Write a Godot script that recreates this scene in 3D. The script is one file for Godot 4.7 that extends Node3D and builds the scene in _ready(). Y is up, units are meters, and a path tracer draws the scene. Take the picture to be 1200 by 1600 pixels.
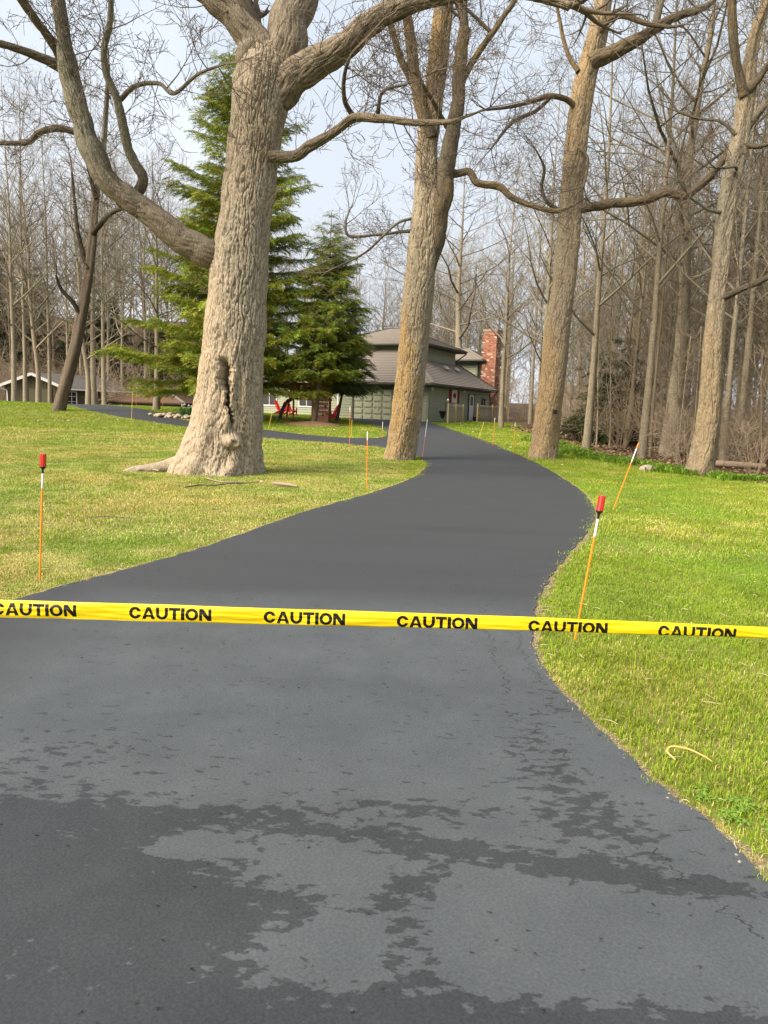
extends Node3D
# A freshly sealed driveway behind caution tape: lawns, four old maples, two spruces, a green house, woods in early spring.
# Units are metres; the camera stands at the origin, 1.6 m up, and looks along -z.

const DRIVE := [-3.60,4.00,-3.35,0.00,-3.20,-3.00,-3.05,-4.96,-2.88,-5.82,-2.59,-6.59,-2.11,-7.85,-1.70,-9.37,-1.19,-11.41,-0.20,-14.37,0.57,-17.26,1.03,-20.06,1.20,-21.98,1.14,-24.05,0.75,-26.62,-0.09,-28.42,-1.62,-29.74,-5.59,-31.99,-9.83,-36.56,-13.17,-39.07,-16.28,-41.92,-22.50,-50.00,-27.00,-52.50,-31.00,-56.50,-34.00,-62.00,-29.60,-63.50,-27.20,-58.50,-23.80,-55.20,-20.40,-52.30,-16.40,-47.80,-10.72,-39.89,-6.31,-37.02,-3.65,-34.36,-1.83,-33.35,-0.41,-34.08,-0.01,-36.25,-0.15,-40.06,-0.94,-44.55,-1.90,-47.60,-2.62,-53.34,2.37,-50.69,3.24,-47.29,3.75,-41.67,4.58,-34.27,4.74,-29.65,4.84,-24.84,4.71,-21.27,4.44,-17.87,4.16,-15.49,3.70,-13.06,3.26,-11.45,2.50,-9.37,1.85,-7.73,1.37,-6.34,1.10,-5.21,1.05,-4.55,1.10,-3.94,1.22,-3.25,1.33,-2.80,1.39,-2.42,1.50,-1.20,1.75,1.00,2.10,4.00]
const BIG := [[-4.01,-0.19,-17.54,1.02,-3.99,-0.01,-17.54,0.98,-3.90,0.45,-17.54,0.86,-3.81,0.99,-17.54,0.79,-3.73,1.62,-17.54,0.73,-3.67,2.36,-17.54,0.69,-3.59,3.09,-17.54,0.68,-3.54,3.81,-17.54,0.65,-3.48,4.52,-17.54,0.62,-3.42,5.22,-17.54,0.59,-3.35,5.92,-17.54,0.56,-3.28,6.54,-17.54,0.55,-3.22,7.08,-17.54,0.55,-3.14,7.63,-17.54,0.57,-3.07,8.16,-17.54,0.60,-3.01,8.63,-17.54,0.60,-2.98,8.97,-17.54,0.53,-3.03,9.26,-17.54,0.42,-3.08,9.49,-17.54,0.26],
	[-2.70,8.51,-17.54,0.45,-2.60,9.05,-17.58,0.44,-2.50,9.60,-17.62,0.41,-2.37,10.08,-17.66,0.39,-2.25,10.62,-17.71,0.38,-2.10,11.50,-17.77,0.34,-1.86,12.71,-17.87,0.28,-1.83,13.89,-17.96,0.20,-1.66,15.21,-18.07,0.11,-1.62,16.12,-18.14,0.04],
	[-3.13,9.09,-17.54,0.45,-3.26,9.38,-17.47,0.36,-3.44,9.66,-17.39,0.30,-3.70,9.93,-17.31,0.27,-4.00,10.13,-17.23,0.25,-4.45,10.49,-17.10,0.24,-5.05,11.15,-16.88,0.19,-5.36,12.06,-16.63,0.13,-5.50,13.11,-16.34,0.06],
	[-2.79,8.24,-17.54,0.36,-2.42,8.49,-17.40,0.36,-2.06,8.73,-17.26,0.33,-1.64,8.93,-17.11,0.29,-1.15,9.20,-16.93,0.25,-0.62,9.54,-16.71,0.21,0.03,9.78,-16.47,0.18,0.79,9.87,-16.21,0.15,1.77,9.82,-15.87,0.13,2.61,9.60,-15.57,0.11,3.22,9.33,-15.34,0.09],
	[-3.72,4.90,-17.54,0.25,-4.14,4.99,-17.47,0.32,-4.64,5.20,-17.39,0.30,-5.18,5.57,-17.28,0.26,-5.67,5.90,-17.19,0.25,-6.06,6.15,-17.11,0.23,-6.38,6.46,-17.03,0.23,-6.59,6.91,-16.94,0.23,-6.74,7.46,-16.84,0.22,-6.85,7.99,-16.74,0.20,-6.93,8.42,-16.66,0.19,-6.96,8.91,-16.57,0.14,-7.00,9.39,-16.48,0.13,-7.02,9.96,-16.37,0.11,-7.00,10.91,-16.18,0.08,-7.11,12.01,-15.94,0.03],
	[-7.24,8.65,-17.54,0.17,-7.29,8.93,-17.19,0.13,-7.43,9.16,-16.79,0.09,-7.56,9.35,-16.42,0.08,-7.68,9.59,-15.93,0.07,-7.75,9.95,-15.14,0.04],
	[-7.27,8.73,-17.54,0.14,-7.69,8.85,-17.29,0.10,-8.11,8.93,-17.03,0.08,-8.43,8.95,-16.84,0.07,-8.94,8.87,-16.54,0.06,-9.47,9.05,-16.14,0.03],
	[-6.18,5.96,-17.54,0.14,-5.86,6.11,-17.43,0.12,-5.64,6.33,-17.31,0.11,-5.59,6.54,-17.22,0.10,-5.74,6.83,-17.08,0.10,-5.83,7.11,-16.94,0.09,-5.84,7.57,-16.73,0.09,-5.90,7.92,-16.56,0.08,-6.02,8.27,-16.37,0.07,-6.00,8.61,-16.19,0.06,-5.83,8.94,-16.02,0.06,-5.70,9.31,-15.82,0.05,-5.66,9.80,-15.54,0.03],
	[-6.18,8.15,-17.54,0.06,-5.67,8.33,-17.14,0.05,-5.05,8.23,-16.73,0.04,-4.63,7.91,-16.40,0.04,-3.99,8.08,-15.85,0.03,-3.35,8.07,-15.34,0.02],
	[-6.82,6.90,-17.54,0.11,-6.91,7.33,-17.46,0.08,-7.21,7.47,-17.41,0.07,-7.54,7.47,-17.35,0.07,-7.90,7.33,-17.29,0.06,-8.11,7.12,-17.24,0.05,-8.65,7.06,-17.15,0.04,-9.29,6.92,-17.04,0.03],
	[-3.25,7.53,-17.54,0.18,-3.05,7.20,-17.39,0.14,-2.65,7.00,-17.20,0.12,-2.16,6.97,-16.99,0.11,-1.87,7.11,-16.84,0.10,-1.49,7.26,-16.64,0.09,-1.19,7.38,-16.48,0.08,-0.86,7.52,-16.30,0.08,-0.28,7.41,-16.02,0.07,0.49,7.23,-15.63,0.06,1.04,7.17,-15.35,0.05,1.31,7.22,-15.19,0.03,1.72,7.30,-14.94,0.02],
	[-0.93,7.95,-17.54,0.06,-1.14,8.15,-17.17,0.05,-1.16,8.43,-16.75,0.04,-1.00,8.69,-16.28,0.03,-0.65,8.83,-15.82,0.03,-0.33,8.96,-15.34,0.02],
	[-0.45,7.96,-17.54,0.05,-0.42,8.15,-17.27,0.04,-0.31,8.33,-16.98,0.03,0.22,8.30,-16.47,0.02,0.71,8.32,-15.94,0.02]]
const FORKED := [[0.41,-0.07,-23.60,0.48,0.43,0.09,-23.60,0.46,0.51,0.62,-23.61,0.44,0.60,1.42,-23.62,0.44,0.66,2.42,-23.64,0.43,0.72,3.40,-23.65,0.43,0.78,4.38,-23.66,0.44,0.84,5.34,-23.68,0.46,0.90,6.30,-23.69,0.47,0.97,7.15,-23.70,0.48,0.99,7.90,-23.72,0.44,0.92,8.64,-23.73,0.34,0.89,9.47,-23.74,0.31,0.97,10.39,-23.75,0.30,1.08,11.29,-23.77,0.28,1.16,12.19,-23.78,0.27,1.21,13.08,-23.80,0.26,1.29,14.31,-23.82,0.23,1.36,16.03,-23.84,0.18,1.39,17.89,-23.87,0.12,1.39,19.39,-23.90,0.05],
	[1.08,5.72,-23.60,0.13,1.20,6.56,-23.55,0.25,1.38,7.58,-23.50,0.28,1.51,8.40,-23.45,0.27,1.58,9.29,-23.40,0.24,1.69,10.17,-23.34,0.20,1.75,11.03,-23.29,0.19,1.80,11.88,-23.24,0.18,1.86,12.54,-23.20,0.17],
	[0.99,9.70,-23.60,0.21,0.67,10.62,-23.46,0.19,0.47,11.45,-23.34,0.17,0.32,12.10,-23.24,0.15,0.12,12.97,-23.10,0.13,-0.11,14.12,-22.92,0.10,-0.32,15.45,-22.70,0.05],
	[0.51,11.12,-23.60,0.11,0.14,11.56,-23.35,0.10,-0.16,12.16,-23.04,0.08,-0.40,12.76,-22.72,0.07,-0.63,13.71,-22.20,0.04],
	[1.80,11.07,-23.60,0.10,2.09,11.66,-23.38,0.09,2.61,12.39,-23.08,0.08,2.92,12.79,-22.90,0.07,3.21,13.19,-22.72,0.06,3.52,13.95,-22.40,0.04],
	[2.68,12.65,-23.60,0.06,2.13,13.17,-23.75,0.05,1.78,13.56,-23.85,0.04,1.34,14.23,-24.00,0.03],
	[1.30,8.64,-23.60,0.12,1.79,8.66,-23.50,0.11,2.20,8.68,-23.41,0.11,2.46,8.38,-23.34,0.10,3.08,8.27,-23.21,0.10,3.46,7.95,-23.11,0.08,4.11,7.68,-22.96,0.07,4.75,7.54,-22.82,0.06,5.26,7.72,-22.70,0.03],
	[0.77,6.99,-23.60,0.07,0.25,6.95,-23.51,0.05,-0.29,6.84,-23.41,0.04,-1.29,6.71,-23.24,0.04,-1.44,7.04,-23.17,0.03,-1.34,7.39,-23.10,0.02],
	[0.76,7.40,-23.60,0.05,0.08,7.14,-23.37,0.04,-0.84,6.19,-22.95,0.03,-1.75,5.63,-22.60,0.02],
	[1.51,9.99,-23.60,0.08,1.07,10.35,-22.94,0.06,0.76,10.58,-22.46,0.05,0.55,10.76,-22.10,0.04,0.28,10.79,-21.80,0.02]]
const LICHEN := [[5.51,-0.04,-26.30,0.51,5.52,0.14,-26.30,0.48,5.56,0.57,-26.31,0.45,5.61,1.57,-26.31,0.43,5.68,2.68,-26.33,0.42,5.74,3.78,-26.34,0.42,5.78,4.86,-26.35,0.42,5.87,5.93,-26.36,0.41,5.91,7.00,-26.37,0.39,5.93,8.04,-26.38,0.39,5.94,9.08,-26.39,0.37,5.96,10.11,-26.40,0.35,6.02,11.13,-26.41,0.34,6.10,12.14,-26.42,0.33,6.23,13.04,-26.43,0.32,6.38,13.64,-26.43,0.31,6.50,14.33,-26.44,0.27,6.57,15.11,-26.45,0.25,6.60,16.08,-26.46,0.23,6.65,17.79,-26.48,0.16,6.57,19.66,-26.50,0.08],
	[6.25,13.12,-26.30,0.26,6.70,13.34,-26.23,0.25,7.22,13.55,-26.14,0.21,7.76,13.80,-26.05,0.18,8.24,14.08,-25.96,0.15,8.91,14.43,-25.84,0.12,9.47,14.59,-25.75,0.10,9.93,14.90,-25.66,0.08,10.43,15.68,-25.50,0.05],
	[8.27,14.20,-26.30,0.13,8.38,14.76,-26.40,0.12,8.53,15.72,-26.57,0.11,8.79,17.54,-26.90,0.06],
	[6.37,13.83,-26.30,0.12,6.64,14.30,-26.06,0.10,7.12,14.38,-25.88,0.09,7.79,14.03,-25.61,0.07,8.42,13.85,-25.38,0.05,8.87,13.85,-25.20,0.03],
	[5.94,11.65,-26.30,0.09,5.54,11.89,-26.15,0.09,4.96,11.93,-25.98,0.08,4.41,11.70,-25.80,0.06,3.66,11.41,-25.57,0.05,2.82,11.17,-25.30,0.03],
	[5.06,12.04,-26.30,0.06,4.51,11.45,-25.90,0.06,3.66,10.83,-25.35,0.05,2.97,9.82,-24.70,0.03],
	[5.73,8.35,-26.30,0.16,6.24,8.51,-26.20,0.15,7.11,8.62,-26.04,0.14,8.10,8.74,-25.84,0.14,8.91,8.97,-25.68,0.14,9.46,8.85,-25.57,0.13,10.00,9.25,-25.43,0.12,10.40,9.81,-25.28,0.12,10.78,10.41,-25.13,0.11,11.23,11.07,-24.95,0.10,11.74,11.85,-24.73,0.08,12.22,12.69,-24.50,0.04],
	[5.87,12.83,-26.30,0.08,5.60,13.27,-26.43,0.07,5.38,13.98,-26.61,0.06,5.21,14.86,-26.83,0.05,4.94,15.97,-27.10,0.03],
	[5.89,10.18,-26.30,0.07,6.04,10.38,-26.09,0.06,6.27,9.93,-25.81,0.05,6.08,8.98,-25.30,0.04],
	[5.47,8.47,-26.30,0.08,5.02,8.73,-26.09,0.06,4.83,9.11,-25.90,0.05,4.83,9.60,-25.65,0.04,4.50,10.04,-25.40,0.02]]
const LEAN := [[9.13,-0.12,-21.75,0.41,9.15,0.07,-21.75,0.38,9.22,0.59,-21.76,0.36,9.28,1.19,-21.77,0.33,9.29,1.92,-21.77,0.31,9.26,2.65,-21.78,0.29,9.23,3.56,-21.79,0.28,9.24,4.45,-21.81,0.25,9.24,5.34,-21.82,0.23,9.27,6.21,-21.83,0.22,9.26,7.08,-21.84,0.22,9.29,7.94,-21.85,0.23,9.40,8.63,-21.86,0.23,9.47,9.27,-21.87,0.22,9.50,9.89,-21.87,0.20,9.54,10.56,-21.88,0.20,9.57,11.38,-21.89,0.14,9.67,12.15,-21.91,0.12,9.85,12.77,-21.91,0.10,10.07,13.90,-21.93,0.07,10.27,15.33,-21.95,0.04],
	[9.42,10.42,-21.75,0.14,9.18,10.99,-21.66,0.11,8.92,11.74,-21.55,0.11,8.73,12.57,-21.42,0.10,8.50,13.64,-21.25,0.07,8.32,14.87,-21.05,0.03],
	[9.51,10.55,-21.75,0.11,9.70,10.80,-21.62,0.09,9.89,11.15,-21.46,0.08,10.25,11.72,-21.17,0.05,10.41,12.42,-20.85,0.03],
	[9.48,9.16,-21.75,0.08,9.88,9.07,-21.58,0.07,10.16,9.12,-21.45,0.05,10.76,9.23,-21.15,0.03],
	[9.26,4.83,-21.75,0.11,9.34,5.04,-21.66,0.10,9.73,5.26,-21.46,0.09,10.12,5.45,-21.27,0.08,10.50,5.69,-21.07,0.07,11.07,6.06,-20.75,0.03],
	[9.16,7.36,-21.75,0.06,8.70,7.38,-21.60,0.04,8.35,7.51,-21.48,0.04,8.04,7.66,-21.36,0.03,7.62,8.02,-21.15,0.03],
	[9.31,9.42,-21.75,0.05,8.93,9.83,-21.98,0.04,8.40,9.98,-22.23,0.04,7.93,10.22,-22.45,0.03],
	[9.30,8.25,-21.75,0.04,9.27,8.46,-21.45,0.04,8.88,8.37,-21.20,0.03,8.51,8.28,-20.95,0.03]]
const DARKLEAN := [[-18.46,0.68,-41.90,0.40,-18.34,0.97,-41.90,0.34,-17.89,2.57,-41.93,0.31,-17.40,4.33,-41.96,0.29,-16.98,6.25,-41.99,0.27,-16.60,8.31,-42.02,0.23,-16.33,10.34,-42.05,0.22,-16.13,12.35,-42.09,0.18,-15.76,14.67,-42.12,0.14,-15.54,16.95,-42.16,0.11,-15.38,19.20,-42.20,0.05],
	[-16.23,10.48,-41.90,0.14,-15.45,11.26,-41.61,0.13,-14.50,11.72,-41.34,0.11,-13.57,11.53,-41.11,0.07,-12.82,11.82,-40.90,0.04],
	[-16.95,6.07,-41.90,0.13,-17.40,6.87,-41.67,0.11,-17.89,7.44,-41.48,0.09,-18.04,8.14,-41.30,0.05],
	[-16.55,8.63,-41.90,0.13,-17.06,10.00,-42.12,0.11,-17.38,11.72,-42.38,0.09,-17.67,13.80,-42.70,0.06],
	[-16.06,12.30,-41.90,0.11,-16.32,13.56,-41.74,0.09,-16.62,15.09,-41.54,0.07,-16.75,16.90,-41.30,0.04]]


var rng := RandomNumberGenerator.new()
var used := {}
var M := {}
var drive_poly := PackedVector2Array()
var noise_a := FastNoiseLite.new()
var noise_b := FastNoiseLite.new()
var noise_c := FastNoiseLite.new()

# ------------------------------------------------------------------ mesh collecting
class MB:
	var v := PackedVector3Array()
	var n := PackedVector3Array()
	var c := PackedColorArray()
	var u := PackedVector2Array()
	var ix := PackedInt32Array()
	func quad(a: Vector3, b: Vector3, d: Vector3, e: Vector3) -> void:   # counter-clockwise seen from outside
		var k := v.size()
		v.append(a); v.append(b); v.append(d); v.append(e)
		ix.append_array([k, k + 2, k + 1, k, k + 3, k + 2])
	func tri(a: Vector3, b: Vector3, d: Vector3) -> void:
		var k := v.size()
		v.append(a); v.append(b); v.append(d)
		ix.append_array([k, k + 2, k + 1])
	func box(p: Vector3, s: Vector3, t := Basis()) -> void:              # centre, size
		var x := t.x * s.x * 0.5
		var y := t.y * s.y * 0.5
		var z := t.z * s.z * 0.5
		var q := [p - x - y - z, p + x - y - z, p + x + y - z, p - x + y - z, p - x - y + z, p + x - y + z, p + x + y + z, p - x + y + z]
		for f in [[4, 5, 6, 7], [1, 0, 3, 2], [5, 1, 2, 6], [0, 4, 7, 3], [7, 6, 2, 3], [0, 1, 5, 4]]:
			quad(q[f[0]], q[f[1]], q[f[2]], q[f[3]])
	func bar(a: Vector3, b: Vector3, w: float, h: float, side := Vector3.ZERO) -> void:
		var d := (b - a)
		var l := d.length()
		d /= l
		var s := side if side != Vector3.ZERO else (Vector3.UP if absf(d.y) < 0.9 else Vector3.RIGHT)
		var x := s.cross(d).normalized()
		var y := d.cross(x).normalized()
		box((a + b) * 0.5, Vector3(w, h, l), Basis(x, y, d))
	func poly(pts: Array, thick: Vector3) -> void:                       # convex slab: top face and its copy moved by thick
		var m := pts.size()
		for i in range(1, m - 1):
			tri(pts[0], pts[i], pts[i + 1])
			tri(pts[0] + thick, pts[i + 1] + thick, pts[i] + thick)
		for i in m:
			var a: Vector3 = pts[i]
			var b: Vector3 = pts[(i + 1) % m]
			quad(b, a, a + thick, b + thick)
	func tube(p: PackedVector3Array, r: PackedFloat32Array, sides: int, col := Color.WHITE) -> void:
		var m := p.size()
		var t := (p[1] - p[0]).normalized()
		var x := t.cross(Vector3(0.31, 0.2, 0.93)).normalized()
		var k0 := v.size()
		for i in m:
			t = (p[mini(i + 1, m - 1)] - p[maxi(i - 1, 0)]).normalized()
			x = (x - t * x.dot(t)).normalized()
			var y := t.cross(x)
			for s in sides:
				var a := TAU * s / sides
				var d := x * cos(a) + y * sin(a)
				v.append(p[i] + d * r[i]); n.append(d); c.append(col)
		for i in m - 1:
			for s in sides:
				var a := k0 + i * sides + s
				var b := k0 + i * sides + (s + 1) % sides
				ix.append_array([a, b + sides, b, a, a + sides, b + sides])
		if r[m - 1] > 0.012:
			var e := v.size()
			v.append(p[m - 1]); n.append(t); c.append(col)
			for s in sides:
				ix.append_array([k0 + (m - 1) * sides + s, e, k0 + (m - 1) * sides + (s + 1) % sides])
	func lathe(base: Vector3, prof: Array, sides: int, up := Vector3.UP) -> void:   # prof: [radius, height] from the bottom
		var x := up.cross(Vector3(0.3, 0.1, 0.9)).normalized()
		var y := up.cross(x)
		for i in prof.size() - 1:
			for s in sides:
				var a := TAU * s / sides
				var b := TAU * (s + 1) / sides
				var da := x * cos(a) + y * sin(a)
				var db := x * cos(b) + y * sin(b)
				var p: Array = prof[i]
				var q: Array = prof[i + 1]
				quad(base + da * p[0] + up * p[1], base + db * p[0] + up * p[1], base + db * q[0] + up * q[1], base + da * q[0] + up * q[1])
	func commit(smooth := false) -> ArrayMesh:
		var a := []
		a.resize(Mesh.ARRAY_MAX)
		a[Mesh.ARRAY_VERTEX] = v
		a[Mesh.ARRAY_INDEX] = ix
		if n.size() == v.size(): a[Mesh.ARRAY_NORMAL] = n
		if c.size() == v.size(): a[Mesh.ARRAY_COLOR] = c
		if u.size() == v.size(): a[Mesh.ARRAY_TEX_UV] = u
		if smooth:
			var st := SurfaceTool.new()
			st.create_from_arrays(a)
			st.generate_normals()
			return st.commit()
		var m := ArrayMesh.new()
		m.add_surface_from_arrays(Mesh.PRIMITIVE_TRIANGLES, a)
		return m

func numbered(called: String) -> String:
	if not used.has(called):
		used[called] = 0
		return called
	used[called] += 1
	return "%s_%03d" % [called, used[called]]

func thing(called: String, label: String, category: String, at := Vector3.ZERO, group := "") -> Node3D:
	var o := Node3D.new()
	o.name = numbered(called)
	add_child(o)
	o.position = at
	tag(o, label, category, group)
	return o

func tag(o: Node, label: String, category := "", group := "", kind := "") -> void:
	if label: o.set_meta("label", label)
	if category: o.set_meta("category", category)
	if group: o.set_meta("group", group)
	if kind: o.set_meta("kind", kind)

func part(called: String, mb: Variant, mat: Material, parent: Node3D, smooth := false) -> MeshInstance3D:
	var o := MeshInstance3D.new()
	o.name = called if parent != self else numbered(called)
	o.mesh = mb.commit(smooth) if mb is MB else mb
	o.material_override = mat
	parent.add_child(o, true)
	return o

func copy(o: Node3D, at: Vector3, label := "", group := "") -> Node3D:
	var base := String(o.name)
	var c: Node3D = o.duplicate()
	c.name = numbered(base)
	add_child(c)
	c.position = at
	tag(c, label, "", group)
	return c

func srgb(r: float, g: float, b: float) -> Color:       # a linear base colour as the sRGB value that materials take
	return Color(r, g, b).linear_to_srgb()

func mat(r: float, g: float, b: float, rough := 0.85, spec := 0.4) -> StandardMaterial3D:
	var m := StandardMaterial3D.new()
	m.albedo_color = srgb(r, g, b)
	m.roughness = rough
	m.metallic_specular = spec
	return m

func noise_tex(freq: float, lo: Color, hi: Color, size := 512, octaves := 4, seed_ := 1, mid := Color(0, 0, 0, 0)) -> NoiseTexture2D:
	var f := FastNoiseLite.new()
	f.seed = seed_
	f.frequency = freq
	f.fractal_octaves = octaves
	var t := NoiseTexture2D.new()
	t.width = size
	t.height = size
	t.seamless = true
	t.noise = f
	var g := Gradient.new()
	g.set_color(0, lo.linear_to_srgb())
	g.set_color(1, hi.linear_to_srgb())
	if mid.a > 0: g.add_point(0.5, mid.linear_to_srgb())
	t.color_ramp = g
	return t

func tri_mat(m: StandardMaterial3D, tex: Texture2D, scale: Vector3, world := true) -> StandardMaterial3D:
	m.albedo_texture = tex
	m.uv1_triplanar = true
	m.uv1_world_triplanar = world
	m.uv1_scale = scale
	return m

# ------------------------------------------------------------------ the lie of the land
const RISE := [[-20.0, 0.0], [18.0, 0.0], [26.0, 0.1], [34.0, 0.3], [42.0, 0.58], [50.0, 0.83], [60.0, 1.0], [75.0, 1.05], [120.0, 1.05], [1000.0, 1.05]]
func rise(d: float) -> float:
	for i in 9:
		if d <= RISE[i + 1][0] or i == 8:
			var l: float = RISE[i + 1][0] - RISE[i][0]
			var t := clampf((d - RISE[i][0]) / l, 0, 1)
			var s0: float = 0.0 if i == 0 else (RISE[i + 1][1] - RISE[i - 1][1]) / (RISE[i + 1][0] - RISE[i - 1][0])
			var s1: float = 0.0 if i == 8 else (RISE[i + 2][1] - RISE[i][1]) / (RISE[i + 2][0] - RISE[i][0])
			var t2 := t * t
			var t3 := t2 * t
			return (2 * t3 - 3 * t2 + 1) * RISE[i][1] + (t3 - 2 * t2 + t) * l * s0 + (3 * t2 - 2 * t3) * RISE[i + 1][1] + (t3 - t2) * l * s1
	return 0.0

func hgt(x: float, z: float) -> float:
	var d := -z
	var r := rise(d)
	if d > 33.0 and d < 62.0: r += 0.42 * smoothstep(-4, -15, x) * smoothstep(33, 46, d) * (1.0 - smoothstep(52, 62, d))
	if d > 40.0: r -= exp(-pow((x + 20) / 8, 2) - pow((d - 65) / 8, 2))
	var s := clampf(x - 12.0 - maxf(0, d - 30) * 0.25, 0, 60)
	r -= 0.16 * s * smoothstep(0, 8, s) * smoothstep(-40, 10, d)
	if d > 66.0: r += 14.0 * smoothstep(72, 130, d) * smoothstep(-8, -28, x) + 2.2 * smoothstep(70, 115, d) * smoothstep(-28, -8, x) * smoothstep(40, 24, x)
	return r

func on(x: float, z: float, up := 0.0) -> Vector3:
	return Vector3(x, hgt(x, z) + up, z)

const WOOD_EDGE := [[0.0, 26.0], [14.0, 19.0], [16.5, 13.5], [19.8, 10.4], [21.7, 9.3], [26.0, 8.3], [31.0, 8.5], [36.0, 8.7], [46.0, 8.2], [54.0, 9.0], [58.0, 2.0], [62.0, -40.0]]
func wood_edge(d: float) -> float:       # the lawn ends at this x, at that distance
	for i in WOOD_EDGE.size() - 1:
		if d <= WOOD_EDGE[i + 1][0]:
			return lerpf(WOOD_EDGE[i][1], WOOD_EDGE[i + 1][1], clampf((d - WOOD_EDGE[i][0]) / (WOOD_EDGE[i + 1][0] - WOOD_EDGE[i][0]), 0, 1))
	return -80.0

func catmull(a: Vector4, b: Vector4, c: Vector4, d: Vector4, t: float) -> Vector4:
	return 0.5 * (2.0 * b + (c - a) * t + (2.0 * a - 5.0 * b + 4.0 * c - d) * t * t + (3.0 * b - a - 3.0 * c + d) * t * t * t)

func resample(flat: Array, step: float) -> Array:        # [x, y, z, r, ...] -> [PackedVector3Array, PackedFloat32Array]
	var q: Array[Vector4] = []
	for i in range(0, flat.size(), 4):
		q.append(Vector4(flat[i], flat[i + 1], flat[i + 2], flat[i + 3]))
	var p := PackedVector3Array()
	var r := PackedFloat32Array()
	for i in q.size() - 1:
		var a := q[maxi(i - 1, 0)]
		var b := q[i]
		var c := q[i + 1]
		var e := q[mini(i + 2, q.size() - 1)]
		var m := maxi(1, roundi(Vector3(c.x - b.x, c.y - b.y, c.z - b.z).length() / step))
		for k in m:
			var w := catmull(a, b, c, e, float(k) / m)
			p.append(Vector3(w.x, w.y, w.z)); r.append(maxf(w.w, 0.002))
	var l := q[q.size() - 1]
	p.append(Vector3(l.x, l.y, l.z)); r.append(l.w)
	return [p, r]

# ------------------------------------------------------------------ trees
# A limb with bark in relief: ridges parted by deep crevices that run along the grain. shape(angle, height above base, radius) adds swells and hollows.
func bark_limb(flat: Array, sides: int, step: float, depth: float, tone: Color, lichen: float, shape := 0, grain := 14.0, knots := 0.06) -> MB:
	var s := resample(flat, step)
	var p: PackedVector3Array = s[0]
	var r: PackedFloat32Array = s[1]
	var m := p.size()
	var mb := MB.new()
	var t := (p[1] - p[0]).normalized()
	var x := (Vector3.RIGHT - t * t.x).normalized()
	if knots > 0.1:                               # limbs are never quite straight between their bends
		for i in range(2, m - 1):
			var o := p[i] * 1.9
			p[i] += Vector3(noise_b.get_noise_3dv(o), noise_b.get_noise_3d(o.z, o.x + 31.0, o.y), noise_b.get_noise_3d(o.y + 57.0, o.z, o.x)) * r[i] * 0.45
	var along := 0.0
	var shift := p[0] * 3.1
	for i in m:
		t = (p[mini(i + 1, m - 1)] - p[maxi(i - 1, 0)]).normalized()
		x = (x - t * x.dot(t)).normalized()
		var y := x.cross(t)                      # x is right, y points away from the camera's side for an upright trunk
		if i > 0: along += (p[i] - p[i - 1]).length()
		for k in sides:
			var a := TAU * k / sides
			var d := x * cos(a) + y * sin(a)
			var rr := r[i]
			var qx := cos(a) * rr * grain + shift.x
			var qz := sin(a) * rr * grain + shift.z
			var w := noise_b.get_noise_3d(qx * 0.22, along * 1.7, qz * 0.22)
			var n1 := absf(noise_a.get_noise_3d(qx + w * 1.2, along * grain * 0.13 + shift.y, qz + w * 1.2))
			var n2 := absf(noise_a.get_noise_3d(qx * 2.1 + 40.0, along * grain * 0.4, qz * 2.1))
			var crev := 1.0 - smoothstep(0.0, 0.13, n1)
			var out := -depth * crev - 0.5 * depth * (1.0 - smoothstep(0.0, 0.14, n2)) + depth * 0.8 * w + depth * 0.3 + rr * knots * noise_b.get_noise_3d(cos(a) * 1.5 + shift.x, along * 3.2, sin(a) * 1.5 + shift.z)
			if shape == 1: out += hollow_shape(a, p[i].y - p[0].y, rr)
			elif shape == 2: out += foot_shape(a, p[i].y - p[0].y)
			mb.v.append(p[i] + d * (rr + out))
			var f := noise_c.get_noise_3d(p[i].x * 1.3 + cos(a) * rr * 2.5, p[i].y * 0.9, p[i].z + sin(a) * rr * 2.5)
			var g := noise_a.get_noise_3d(qx * 1.6, along * 3.0, qz * 1.6 + 9.0)
			var col := tone * (1.0 + 0.22 * f + 0.28 * g)
			col = col.lerp(Color(0.36, 0.225, 0.06), lichen * smoothstep(-0.05, 0.4, f + 0.5 * g))
			col = col.lerp(Color(0.26, 0.27, 0.22), 0.5 * smoothstep(0.1, 0.5, -f))
			mb.c.append(Color(col.r, col.g, col.b))
	for i in m - 1:
		for k in sides:
			var a := i * sides + k
			var b := i * sides + (k + 1) % sides
			mb.ix.append_array([a, b, b + sides, a, b + sides, a + sides])
	var e := mb.v.size()                          # rough end
	mb.v.append(p[m - 1] + t * r[m - 1] * 0.35); mb.c.append(Color(0.3, 0.22, 0.14))
	for k in sides:
		mb.ix.append_array([(m - 1) * sides + k, (m - 1) * sides + (k + 1) % sides, e])
	return mb

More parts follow.
